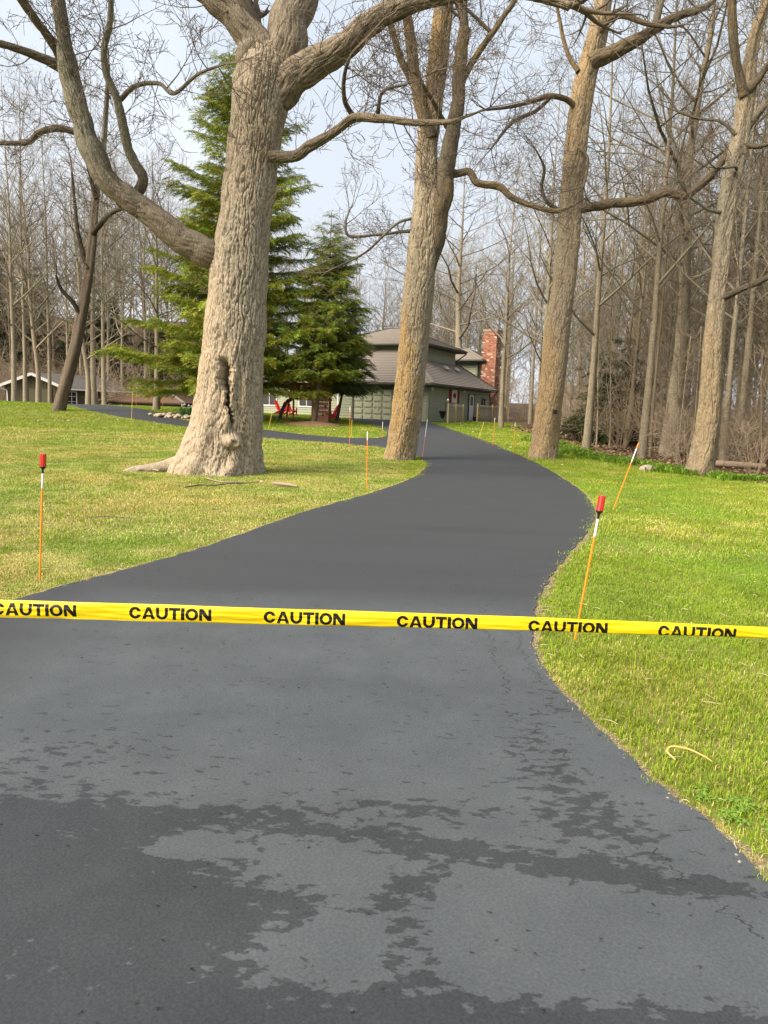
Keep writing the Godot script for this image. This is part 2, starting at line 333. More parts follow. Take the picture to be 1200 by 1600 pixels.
func hollow_shape(a: float, y: float, r: float) -> float:
	var o := 0.0
	var low := 1.0 - smoothstep(0.0, 1.5, y)
	o += low * low * 0.16 * (0.5 + 0.5 * cos(a * 5.0 + 0.8)) + (0.04 * cos(a * 3.0 + y * 0.7) + 0.035 * absf(cos(a * 4.5 + 0.5 * sin(y * 1.7))) + 0.02 * cos(a * 13.0 + y)) * (1.0 - smoothstep(1.6, 4.5, y))
	var d := wrapf(a - (1.55 - 0.3 * (2.6 - y)), -PI, PI) * r + 0.09 * noise_b.get_noise_2d(y * 6.0, 3.0) + 0.05 * noise_a.get_noise_2d(y * 20.0, a * 9.0)           # the cleft leans a little to the right going down
	var wide := lerpf(0.035, 0.105, smoothstep(1.9, 2.45, y))
	o -= 0.45 * exp(-pow(d / wide, 2) * 1.2) * smoothstep(1.2, 1.6, y) * (1.0 - smoothstep(2.62, 2.85, y))
	o += 0.035 * exp(-pow((absf(d) - wide * 2.1) / 0.07, 2)) * smoothstep(1.0, 1.6, y) * (1.0 - smoothstep(2.8, 3.2, y))
	var bq := pow(wrapf(a - 1.1, -PI, PI) * r / 0.17, 2) + pow((y - 1.02) / 0.15, 2)          # a burl with a healed mouth
	o += 0.3 * exp(-bq * bq) - 0.12 * exp(-bq * 14.0)
	o += 0.16 * exp(-pow(wrapf(a - 1.05 - 0.4 * (0.6 - y), -PI, PI) * r / 0.14, 2) - pow((y - 0.4) / 0.3, 2))
	o += 0.06 * exp(-pow(wrapf(a - 1.15, -PI, PI) * r / 0.1, 2) - pow((y - 3.1) / 0.12, 2))
	return o

func foot_shape(a: float, y: float) -> float:
	var low := 1.0 - smoothstep(0.0, 0.9, y)
	return low * low * 0.05 * cos(a * 5.0 + 2.0) + 0.025 * cos(a * 4.0 + y * 0.4)

# One crooked shoot and what grows from it, as thin tubes.
func shoot(mb: MB, p0: Vector3, dir: Vector3, length: float, r0: float, level: int, crook: float, up: float, kids: float, col: Color) -> void:
	var m := 5 if level >= 2 else (4 if level == 1 else 3)
	if length < 0.22: m = 2
	var p := PackedVector3Array()
	var r := PackedFloat32Array()
	var q := p0
	var d := dir
	var bend := Vector3(rng.randf_range(-1, 1), rng.randf_range(-0.6, 0.9), rng.randf_range(-1, 1)) * crook
	for i in m:
		p.append(q); r.append(maxf(r0 * (1.0 - 0.75 * i / (m - 1)), 0.005))
		d = (d + bend * rng.randf_range(-0.7, 1.0) + Vector3(rng.randf_range(-1, 1), rng.randf_range(-1, 1), rng.randf_range(-1, 1)) * crook * 0.7 + Vector3(0, up, 0)).normalized()
		q += d * length / (m - 1)
	mb.tube(p, r, 3 if r0 < 0.022 else (4 if r0 < 0.05 else 6), col)
	if level <= 0: return
	var k := maxi(1, roundi(kids * rng.randf_range(0.75, 1.25)))
	for j in k:
		var t := lerpf(0.25, 1.0, (j + rng.randf()) / k) * (m - 1)
		var i0 := mini(int(t), m - 2)
		var at := p[i0].lerp(p[i0 + 1], t - i0)
		var ax := (p[i0 + 1] - p[i0]).normalized()
		var sd := ax.cross(Vector3(rng.randf_range(-1, 1), rng.randf_range(-1, 1), rng.randf_range(-1, 1))).normalized()
		var nd := (ax * rng.randf_range(0.35, 0.9) + sd * rng.randf_range(0.5, 0.9)).normalized()
		var l := length * rng.randf_range(0.35, 0.62)
		shoot(mb, at, nd, l, maxf(r0 * lerpf(0.62, 0.3, t / (m - 1)), 0.0036), level - 1, crook, up, kids, col)

# Branchlets along a traced limb, thicker towards its tip.
func feather(mb: MB, flat: Array, per_m: float, longest: float, level: int, col: Color, from := 0.25, skip_below := 0.0) -> void:
	var s := resample(flat, 0.25)
	var p: PackedVector3Array = s[0]
	var r: PackedFloat32Array = s[1]
	var m := p.size()
	for i in range(int(m * from), m - 1):
		var grow := 0.25 * per_m
		while grow > 0.0:
			if rng.randf() < grow and p[i].y > skip_below:
				var ax := (p[i + 1] - p[i]).normalized()
				var sd := ax.cross(Vector3(rng.randf_range(-1, 1), rng.randf_range(-1, 1), rng.randf_range(-1, 1))).normalized()
				var nd := (ax * rng.randf_range(0.1, 0.8) + sd + Vector3(0, 0.25, 0)).normalized()
				var l := longest * rng.randf_range(0.35, 1.0)
				shoot(mb, p[i] + sd * r[i] * 0.6, nd, l, clampf(l * 0.011, 0.006, r[i] * 0.6), level, 0.38, 0.06, 4.6, col)
			grow -= 1.0
	var e := m - 1
	for j in 3:
		shoot(mb, p[e], ((p[e] - p[e - 1]).normalized() + Vector3(rng.randf_range(-1, 1), rng.randf_range(-0.3, 0.8), rng.randf_range(-1, 1)) * 0.7).normalized(), longest * 0.8, maxf(r[e] * 0.7, 0.006), level, 0.3, 0.06, 4.0, col)

func old_tree(called: String, label: String, limbs: Array, depth: float, tone: Color, lichen: float, shape: int, sides: int, step: float, twig: Array) -> Node3D:
	var base := Vector3(limbs[0][0], 0, limbs[0][2])
	base.y = hgt(base.x, base.z)
	var t := thing(called, label, "tree", base)
	var crown := MB.new()
	for i in limbs.size():
		var f: Array = limbs[i].duplicate()
		for k in range(0, f.size(), 4):
			f[k] -= base.x; f[k + 1] -= base.y; f[k + 2] -= base.z
		if i == 0:
			part("trunk", bark_limb(f, sides, step, depth, tone, lichen, shape), M.bark, t, true)
		else:
			var big: float = f[3]
			part("limb", bark_limb(f, clampi(int(TAU * big / 0.022), 10, 110), clampf(big * 0.22, 0.03, 0.08), minf(depth * 0.8, big * 0.14), tone * lerpf(0.36, 0.66, smoothstep(0.08, 0.45, big)), lichen * 0.6, 0, 14.0, 0.14), M.bark, t, true)
		if i > 0: feather(crown, f, twig[0], twig[1], 2, Color(0.13, 0.104, 0.08), 0.2, 2.5)
	feather(crown, shifted(limbs[0], base), twig[0] * 0.5, twig[1] * 0.8, 2, Color(0.13, 0.104, 0.08), 0.42, 3.0)
	part("crown", crown, M.twig, t)
	return t

func shifted(flat: Array, base: Vector3) -> Array:
	var f := flat.duplicate()
	for k in range(0, f.size(), 4):
		f[k] -= base.x; f[k + 1] -= base.y; f[k + 2] -= base.z
	return f

# A tall bare tree of the wood: a straight trunk, rising branches, fine shoots.
func wood_tree(called: String, tall: float, r0: float, first: float, n_main: int, spread: float, lean: Vector3, tone: Color, rise_: float, levels := 2) -> Node3D:
	var t := Node3D.new()
	t.name = called
	var f := []
	var wob := Vector3(rng.randf_range(-1, 1), 0, rng.randf_range(-1, 1))
	var m := 9
	for i in m:
		var k := float(i) / (m - 1)
		var q := Vector3(0, tall * k, 0) + lean * tall * k + wob * (sin(k * 5.0 + wob.x * 3.0) * 0.014 + sin(k * 13.0 + wob.z * 4.0) * 0.005) * tall
		f.append_array([q.x, q.y - (0.25 if i == 0 else 0.0), q.z, maxf(r0 * pow(1.0 - k, 1.1) * (1.25 if i == 0 else 1.0), 0.012)])
	part("trunk", bark_limb(f, clampi(int(r0 * 90), 8, 22), 0.3, r0 * 0.08, tone, 0.0, 0, 4.0 / maxf(r0, 0.1)), M.bark, t, true)
	var s := resample(f, 0.2)
	var p: PackedVector3Array = s[0]
	var r: PackedFloat32Array = s[1]
	var crown := MB.new()
	for j in n_main:
		var k := lerpf(first, 0.985, pow((j + rng.randf()) / n_main, 0.9))
		var i0 := mini(int(k * (p.size() - 1)), p.size() - 2)
		var a := j * 2.4 + rng.randf_range(-0.5, 0.5)
		var nd := Vector3(cos(a), rise_ * rng.randf_range(0.6, 1.3), sin(a)).normalized()
		var l := spread * (1.15 - 0.75 * (k - first) / (1.0 - first)) * rng.randf_range(0.65, 1.15)
		shoot(crown, p[i0], nd, l, minf(r[i0] * 0.6, l * 0.011 + 0.006), levels, 0.22, 0.08, 4.6, tone * rng.randf_range(0.45, 0.95))
	part("crown", crown, M.twig, t)
	return t

func brush(called: String, stems: int, tall: float, tone: Color) -> Node3D:
	var t := Node3D.new()
	t.name = called
	for i in 1:
		var mb := MB.new()
		for j in stems:
			var a := rng.randf() * TAU
			var d := Vector3(cos(a) * 0.45, 1.0, sin(a) * 0.45).normalized()
			shoot(mb, Vector3(cos(a) * 0.12, -0.05, sin(a) * 0.12), d, tall * rng.randf_range(0.6, 1.1), 0.011, 2, 0.2, 0.03, 4.5, tone)
		part("stems", mb, M.twig, t)
	return t

# A spray of spruce needles on a twig, 0.6 m long, lying along +x: loose triangles.
func spray_points() -> PackedVector3Array:
	var v := PackedVector3Array()
	for j in 17:
		var k := j / 16.0
		var side := 1.0 if j % 2 else -1.0
		var at := Vector3(0.04 + 0.54 * k, -0.05 * k * k, 0)
		var l := lerpf(0.25, 0.08, k) * rng.randf_range(0.7, 1.15)
		var d := Vector3(rng.randf_range(0.45, 0.8), rng.randf_range(-0.3, 0.25), side * rng.randf_range(0.6, 1.0)).normalized()
		if j == 16: d = Vector3.RIGHT
		for b in 5:
			var s0 := at + d * l * b / 5.0
			var nd := (d + Vector3(rng.randf_range(-1, 1), rng.randf_range(-0.7, 1), rng.randf_range(-1, 1)) * 0.7).normalized()
			var tip := s0 + nd * rng.randf_range(0.07, 0.12)
			var wd := nd.cross(Vector3(rng.randf_range(-1, 1), rng.randf_range(-1, 1), rng.randf_range(-1, 1))).normalized() * 0.012
			v.append(s0 - wd); v.append(tip); v.append(s0 + wd)
	return v

func spruce(called: String, label: String, at: Vector3, tall: float, reach: float, bare: float, lean: Vector3, tint: Color, gap: float, droop: float, coarse := 1.0) -> Node3D:
	var t := thing(called, label, "tree", at)
	var f := []
	for i in 7:
		var k := i / 6.0
		var q := Vector3(0, tall * k - (0.2 if i == 0 else 0.0), 0) + lean * tall * k * (1.0 - 0.5 * k)
		f.append_array([q.x, q.y, q.z, maxf(tall * 0.0125 * (1.0 - k) * (1.25 if i == 0 else 1.0), 0.012)])
	part("trunk", bark_limb(f, 16, 0.18, 0.012, Color(0.17, 0.13, 0.095), 0.0, 0, 12.0), M.bark, t, true)
	var s := resample(f, 0.1)
	var p: PackedVector3Array = s[0]
	var wood := MB.new()
	var sprays: Array[PackedVector3Array] = [spray_points(), spray_points(), spray_points()]
	var v := PackedVector3Array()
	var c := PackedColorArray()
	var tinted := PackedColorArray()
	tinted.resize(sprays[0].size())
	var y := bare
	while y < tall * 0.99:
		var k := y / tall
		var n := (9 if k < 0.45 else 7) if k < 0.85 else 4
		var a0 := rng.randf() * TAU
		for j in n:
			var a := a0 + TAU * j / n + rng.randf_range(-0.4, 0.4)
			var l := reach * pow(1.0 - k, 0.8) * rng.randf_range(0.55, 1.18) * (1.0 - 0.3 * smoothstep(0.2, 0.02, k)) + 0.2
			l *= 1.0 + 0.3 * noise_c.get_noise_3d(cos(a) * 9.0 + at.x, y * 3.0, sin(a) * 9.0)
			if rng.randf() < 0.1: continue
			var o := Vector3(cos(a), 0, sin(a))
			var b0 := p[mini(int(k * (p.size() - 1)), p.size() - 1)]
			var pp := PackedVector3Array()
			var rr := PackedFloat32Array()
			var slope := lerpf(-0.08, 0.55, k) + rng.randf_range(-0.12, 0.12)
			for i in 7:
				var q := i / 6.0
				pp.append(b0 + o * l * q + Vector3.UP * l * (slope * q - droop * q * (1.0 - 0.8 * q) * (1.0 - k)) + Vector3(0, rng.randf_range(-0.04, 0.04), 0) * l * 0.3)
				rr.append(lerpf(0.012 + 0.009 * l, 0.004, q))
			wood.tube(pp, rr, 4, Color(0.15, 0.115, 0.085))
			var across := Vector3(-o.z, 0, o.x)
			var m := maxi(3, int(l / (0.11 * coarse)))
			var bough := rng.randf_range(0.75, 1.25)
			for i in m:
				var q := lerpf(0.2 if l > 1.5 else 0.0, 1.0, (i + rng.randf() * 0.8) / m)
				var i0 := mini(int(q * 6), 5)
				var e := pp[i0].lerp(pp[i0 + 1], q * 6 - i0)
				for sd: float in ([-1.0, 1.0] if q < 0.93 else [0.0]):
					if rng.randf() < 0.1: continue
					var d: Vector3 = (o * rng.randf_range(0.5, 1.0) + across * sd * rng.randf_range(0.5, 1.0) + Vector3(0, rng.randf_range(-0.6, 0.15), 0)).normalized()
					var up := (Vector3.UP + Vector3(rng.randf_range(-1, 1), 0, rng.randf_range(-1, 1)) * 0.5).normalized()
					var zz: Vector3 = d.cross(up).normalized()
					var sc := coarse * rng.randf_range(0.75, 1.5) * lerpf(1.0, 0.75, k) * minf(1.0, l * 0.5 + 0.4)
					v.append_array(Transform3D(Basis(d, zz.cross(d), zz).scaled_local(Vector3.ONE * sc), e) * sprays[rng.randi() % 3])
					var g := bough * rng.randf_range(0.75, 1.25)
					tinted.fill(Color(tint.r * g * rng.randf_range(0.8, 1.25), tint.g * g, tint.b * g))
					c.append_array(tinted)
		y += gap * rng.randf_range(0.75, 1.2)
	part("branches", wood, M.twig, t)
	var am := []
	am.resize(Mesh.ARRAY_MAX)
	am[Mesh.ARRAY_VERTEX] = v
	am[Mesh.ARRAY_COLOR] = c
	var crown := ArrayMesh.new()
	crown.add_surface_from_arrays(Mesh.PRIMITIVE_TRIANGLES, am)
	part("crown", crown, M.needles, t)
	return t

func multi(called: String, mesh: Mesh, material: Material, xs: Array[Transform3D], cs: Array[Color]) -> MultiMeshInstance3D:
	var mm := MultiMesh.new()
	mm.transform_format = MultiMesh.TRANSFORM_3D
	mm.use_colors = true
	mm.mesh = mesh
	mm.instance_count = xs.size()
	for i in xs.size():
		mm.set_instance_transform(i, xs[i])
		mm.set_instance_color(i, cs[i])
	var o := MultiMeshInstance3D.new()
	o.name = called
	o.multimesh = mm
	o.material_override = material
	return o

# ------------------------------------------------------------------ ground, driveway, grass
func make_ground() -> void:
	var xs := PackedFloat32Array()
	var zs := PackedFloat32Array()
	var q := -14.0
	while q < 14.01: xs.append(q); q += 0.5
	var st := 0.6
	while q < 500.0: xs.append(q); xs.insert(0, -q); q += st; st *= 1.12
	q = 14.0
	while q > -62.0: zs.append(q); q -= 0.5
	st = 0.6
	while q > -600.0: zs.append(q); q -= st; st *= 1.1
	var mb := MB.new()
	var w := xs.size()
	for j in zs.size():
		for i in w:
			var x := xs[i]
			var z := zs[j]
			mb.v.append(on(x, z))
			var e := wood_edge(-z) + 0.7 * noise_c.get_noise_2d(x * 3.0, z * 3.0)
			var wood := smoothstep(-0.5, 0.5, x - e)
			if z < -57.0: wood = maxf(wood, smoothstep(-57, -60, z))
			var g := noise_c.get_noise_2d(x * 4.0, z * 4.0)
			var lawn := Color(0.22, 0.2, 0.065).lerp(Color(0.14, 0.19, 0.035), clampf(0.5 + g + 0.03 * x, 0, 1))
			var litter := Color(0.125, 0.088, 0.058) * (1.0 + 0.5 * g)
			var c := lawn.lerp(litter, wood)
			mb.c.append(Color(c.r, c.g, c.b))
	for j in zs.size() - 1:
		for i in w - 1:
			var a := j * w + i
			mb.ix.append_array([a, a + w + 1, a + 1, a, a + w, a + w + 1])     # z runs away from the camera
	var o := part("ground", mb, M.ground, self, true)
	tag(o, "", "", "", "structure")

func smooth_loop(flat: Array, step: float) -> PackedVector2Array:
	var pts := PackedVector2Array()
	var n := flat.size() / 2
	for i in n:
		var p: Array[Vector2] = []
		for k in 4:
			var j := (i - 1 + k + n) % n
			p.append(Vector2(flat[j * 2], flat[j * 2 + 1]))
		var l := p[1].distance_to(p[2])
		var near := minf(-p[1].y, -p[2].y)
		var m := maxi(1, roundi(l / (step * clampf(near / 9.0, 0.55, 4.0))))
		var sharp := l > 4.9 and near > 49.0 and p[1].x > -3.0        # along the garage wall
		for k in m:
			var t := float(k) / m
			pts.append(p[1].lerp(p[2], t) if sharp else p[1].cubic_interpolate(p[2], p[0], p[3], t))
	return pts

func in_drive(p: Vector2) -> bool:                        # three nearly equal rays, so that none slips through a corner
	var n := 0
	for o in [Vector2.ZERO, Vector2(0.0003, 0.00071), Vector2(-0.00047, -0.00053)]:
		n += int(Geometry2D.is_point_in_polygon(p + o, drive_poly))
	return n > 1

func make_driveway() -> void:
	drive_poly = smooth_loop(DRIVE, 0.16)
	for i in drive_poly.size():                                       # hand-spread sealer: the edge wavers a little
		var p := drive_poly[i]
		if p.y > -48.0:
			drive_poly[i] = p + Vector2(noise_a.get_noise_2d(p.x * 9.0, p.y * 9.0), noise_a.get_noise_2d(p.x * 9.0 + 70.0, p.y * 9.0)) * 0.035
	var pts := drive_poly.duplicate()
	var z := 4.0
	while z > -63.0:
		var st := clampf(-z / 40.0, 0.24, 1.2)
		var x := -37.0 if z < -26.0 else -6.0
		while x < 6.0:
			var p := Vector2(x + rng.randf_range(-0.1, 0.1) * st, z)
			if in_drive(p): pts.append(p)
			x += st
		z -= st
	var tr := Geometry2D.triangulate_delaunay(pts)
	var mb := MB.new()
	for p in pts:
		mb.v.append(on(p.x, p.y, 0.022))
		mb.u.append(Vector2((p.x + 2.7) / 5.12, (-p.y - 1.4) / 5.12))
		var g := 1.0 + 0.1 * noise_c.get_noise_2d(p.x * 1.5, p.y * 9.0) + 0.14 * noise_b.get_noise_2d(p.x * 0.5, p.y * 6.0)
		mb.c.append(Color(g, g, g))
	for i in range(0, tr.size(), 3):
		var a := pts[tr[i]]
		var b := pts[tr[i + 1]]
		var c := pts[tr[i + 2]]
		if not in_drive((a + b + c) / 3.0): continue
		if (b - a).cross(c - a) < 0.0: mb.ix.append_array([tr[i], tr[i + 2], tr[i + 1]])
		else: mb.ix.append_array([tr[i], tr[i + 1], tr[i + 2]])
	var n := drive_poly.size()
	for i in n:                                                       # the asphalt's edge, going down into the soil
		var j := (i + 1) % n
		var k := mb.v.size()
		for q in [drive_poly[i], drive_poly[j]]:
			mb.v.append(on(q.x, q.y, 0.0215)); mb.v.append(on(q.x, q.y, -0.05))
			for t in 2:
				mb.u.append(Vector2((q.x + 2.7) / 5.12, (-q.y - 1.4) / 5.12)); mb.c.append(Color(0.8, 0.8, 0.8))
		mb.ix.append_array([k, k + 1, k + 3, k, k + 3, k + 2])
	tag(part("driveway", mb, M.asphalt, self, true), "", "", "", "structure")

# Sealer that is still damp in patches: each row is x, z, reach along x, reach along z, strength (damp above 0).
const DAMP := [[-1.3, -2.5, 0.55, 0.3, 1.2], [-0.95, -2.1, 0.5, 0.35, 1.3], [-0.55, -2.1, 0.3, 0.3, 0.9], [-1.9, -2.6, 0.6, 0.3, 0.9], [-0.9, -2.65, 0.35, 0.12, 0.9], [-0.42, -2.74, 0.3, 0.07, 0.9], [-0.08, -2.64, 0.3, 0.06, 1.0], [0.28, -2.55, 0.3, 0.055, 1.1], [0.62, -2.47, 0.3, 0.06, 1.1], [0.9, -2.41, 0.3, 0.055, 1.0], [1.15, -2.36, 0.25, 0.05, 0.9], [0.82, -3.0, 0.2, 0.35, 0.55], [0.92, -2.73, 0.25, 0.2, 0.6], [0.1, -2.85, 0.3, 0.07, 0.6], [0.3, -2.78, 0.25, 0.06, 0.5], [-1.4, -3.2, 0.4, 0.2, 0.45], [-0.1, -1.72, 1.3, 0.13, 1.2], [0.9, -1.68, 0.9, 0.12, 1.2], [-0.2, -1.4, 3.0, 0.25, 1.2], [0.15, -2.32, 0.13, 0.16, 1.1], [0.1, -2.12, 0.1, 0.14, 0.9], [0.12, -1.95, 0.12, 0.12, 0.8], [-0.22, -2.2, 0.14, 0.08, 0.7], [0.85, -2.2, 0.3, 0.03, 0.5], [0.6, -2.0, 0.3, 0.03, 0.5], [0.75, -3.5, 0.12, 0.4, 0.42], [1.0, -4.0, 0.12, 0.5, 0.3],
	[-0.15, -2.42, 0.2, 0.09, -0.9], [0.45, -2.22, 0.4, 0.12, -0.7], [0.95, -2.1, 0.45, 0.12, -0.8], [-0.05, -2.02, 0.22, 0.1, -0.7], [0.5, -2.0, 0.4, 0.1, -0.6], [-0.68, -2.51, 0.14, 0.07, -1.5], [-1.12, -2.56, 0.1, 0.05, -1.2]]
const CRACKS := [[0.72, -4.0, 0.78, -4.4, 0.74, -4.75, 0.8, -5.0, 0.78, -5.5, 0.86, -6.0, 1.02, -6.35], [1.02, -2.62, 1.08, -2.5, 1.1, -2.42, 1.13, -2.32, 1.2, -2.2, 1.24, -2.12], [0.98, -4.3, 0.96, -4.8, 1.02, -5.3, 1.1, -5.9], [0.9, -3.3, 0.82, -3.6, 0.86, -3.9]]
func asphalt_material() -> StandardMaterial3D:
	var size := 2048
	var low := Image.create(128, 128, false, Image.FORMAT_RF)
	for j in 128:
		for i in 128:
			var x := -2.7 + (i + 0.5) / 128.0 * 5.12
			var z := -1.4 - (j + 0.5) / 128.0 * 5.12
			var f := -1.0
			for d in DAMP:
				var q := pow((x - d[0]) / d[2], 2) + pow((z - d[1]) / d[3], 2)
				if q < 9.0: f += 1.55 * d[4] * exp(-q)
			low.set_pixel(i, j, Color(clampf(f * 0.25 + 0.5, 0, 1), 0, 0))
	low.resize(size, size, Image.INTERPOLATE_CUBIC)
	low.convert(Image.FORMAT_L8)
	var nz := FastNoiseLite.new()
	nz.seed = 5; nz.frequency = 0.034; nz.fractal_octaves = 6; nz.fractal_gain = 0.66
	var big := nz.get_image(size / 2, size, false, false, true)
	big.resize(size, size, Image.INTERPOLATE_CUBIC)
	nz.seed = 8; nz.frequency = 0.16; nz.fractal_octaves = 2
	var grit := nz.get_image(size, size, false, false, true)
	nz.seed = 11; nz.frequency = 0.004; nz.fractal_octaves = 4
	var cloud := nz.get_image(size, size, false, false, true)
	for im in [big, grit, cloud]: im.convert(Image.FORMAT_L8)
	var a := low.get_data()
	var b := big.get_data()
	var c := grit.get_data()
	var e := cloud.get_data()
	var col := PackedByteArray()
	var rough := PackedByteArray()
	var n := size * size
	col.resize(n * 3); rough.resize(n)
	for i in n:
		var f := (a[i] - 128) * 8 + (b[i] - 128) * 7 + (c[i] - 128) / 2    # about -600 .. 600
		var w := clampi(f * 3 + 64, 0, 128)                                    # 0 dry, 128 damp
		var t := 77 + (c[i] - 128) / 13 + (e[i] - 128) / 22
		var edge := mini(mini(i % size, size - 1 - i % size), size - 1 - i / size)
		var fade := clampi(edge * 128 / 300, 0, 128)                        # damp patches and grain give way to the even far sheet
		var k := 62 + (t - w * 20 / 128 - 62) * fade / 128
		var dry := (128 - w) * fade / 128
		col[i * 3] = k; col[i * 3 + 1] = k + 1 + dry * 2 / 128; col[i * 3 + 2] = k + 3 + dry * 2 / 128
		rough[i] = 184 - w * 66 / 128 * fade / 128
	var im := Image.create_from_data(size, size, false, Image.FORMAT_RGB8, col)
	var px := func(x: float, z: float, k: float) -> void:
		var i := int((x + 2.7) / 5.12 * size)
		var j := int((-z - 1.4) / 5.12 * size)
		if i > 2 and j > 2 and i < size - 3 and j < size - 3:
			var p := im.get_pixel(i, j)
			im.set_pixel(i, j, p.lerp(Color(0.09, 0.09, 0.095), k))
	for line in CRACKS:
		var last := Vector2(line[0], line[1])
		for k in range(2, line.size(), 2):
			var next := Vector2(line[k], line[k + 1])
			var m := int(last.distance_to(next) / 0.0018)
			for s in m:
				var p := last.lerp(next, float(s) / m)
				p.x += noise_a.get_noise_2d(p.x * 30.0, p.y * 38.0) * 0.05 + noise_a.get_noise_2d(p.x * 150.0, p.y * 150.0) * 0.012
				if noise_b.get_noise_2d(p.x * 14.0, p.y * 14.0) > -0.22:
					px.call(p.x, p.y, 0.7); px.call(p.x + 0.0025, p.y, 0.6)
			last = next
	for k in 160:                                                          # black specks and small scrapes in the sealer
		var p := Vector2(rng.randf_range(-2.6, 1.3), rng.randf_range(-6.3, -1.5))
		var len := 1 + int(pow(rng.randf(), 6) * 14)
		var dx := rng.randf_range(-1, 1) * 0.0025
		for s in len:
			px.call(p.x + dx * s, p.y + 0.0008 * s, 0.6); px.call(p.x + dx * s, p.y + 0.0026, 0.45)
	for i in size:                                                         # the sheet goes on in one tone beyond this patch
		for q in 2:
			var g := Color8(62, 63, 65)
			im.set_pixel(i, size - 1 - q, g); im.set_pixel(q, i, g); im.set_pixel(size - 1 - q, i, g); im.set_pixel(i, q, g)
	var m := StandardMaterial3D.new()
	m.albedo_color = Color(0.955, 0.98, 1.0)
	m.albedo_texture = ImageTexture.create_from_image(im)
	m.roughness = 1.0
	m.roughness_texture = ImageTexture.create_from_image(Image.create_from_data(size, size, false, Image.FORMAT_L8, rough))
	m.metallic_specular = 0.34
	m.heightmap_enabled = true
	m.heightmap_scale = 0.09
	nz.seed = 21; nz.frequency = 0.16; nz.fractal_octaves = 4; nz.fractal_gain = 0.6
	m.heightmap_texture = ImageTexture.create_from_image(nz.get_image(size, size, false, false, true))
	m.texture_repeat = false
	m.vertex_color_use_as_albedo = true
	return m

# A clump of grass blades, some of them dead straw.
func clump(n: int, wide: float, tall: float, width: float, straw: float) -> ArrayMesh:
	var mb := MB.new()
	for i in n:
		var p := Vector3(rng.randf_range(-1, 1), 0, rng.randf_range(-1, 1)) * wide * 0.5
		var a := rng.randf() * TAU
		var dead := rng.randf() < straw
		var h := tall * rng.randf_range(0.45, 1.1) * (0.7 if dead else 1.0)
		var lean := rng.randf_range(0.15, 0.9) * (2.0 if dead else 1.0)
		var d := Vector3(cos(a), 0, sin(a))
		var s := Vector3(-d.z, 0, d.x) * width * 0.5
		var mid := p + d * h * lean * 0.35 + Vector3(0, h * 0.6, 0)
		var tip := p + d * h * lean + Vector3(0, h * (0.9 if not dead else 0.55), 0)
		var t := rng.randf_range(0.7, 1.3)
		var c := Color(0.5, 0.44, 0.17) * t if dead else Color(0.125, 0.22, 0.016).lerp(Color(0.26, 0.345, 0.032), rng.randf()) * t
		p.y = -0.01
		mb.tri(p - s, p + s, mid + s * 0.8)
		mb.tri(p - s, mid + s * 0.8, mid - s * 0.8)
		mb.tri(mid - s * 0.8, mid + s * 0.8, tip)
		for k in 9: mb.c.append(Color(c.r, c.g, c.b))
	return mb.commit()

func bare_spot(x: float, z: float) -> bool:
	for b in [[-4.2, -42.7, 2.1, 1.7], [-11.4, -41.6, 1.5, 0.9], [-3.9, -17.6, 0.75, 0.75], [0.45, -23.55, 0.5, 0.5], [5.5, -26.2, 0.5, 0.5]]:
		if pow((x - b[0]) / b[2], 2) + pow((z - b[1]) / b[3], 2) < 1.0: return true
	return false

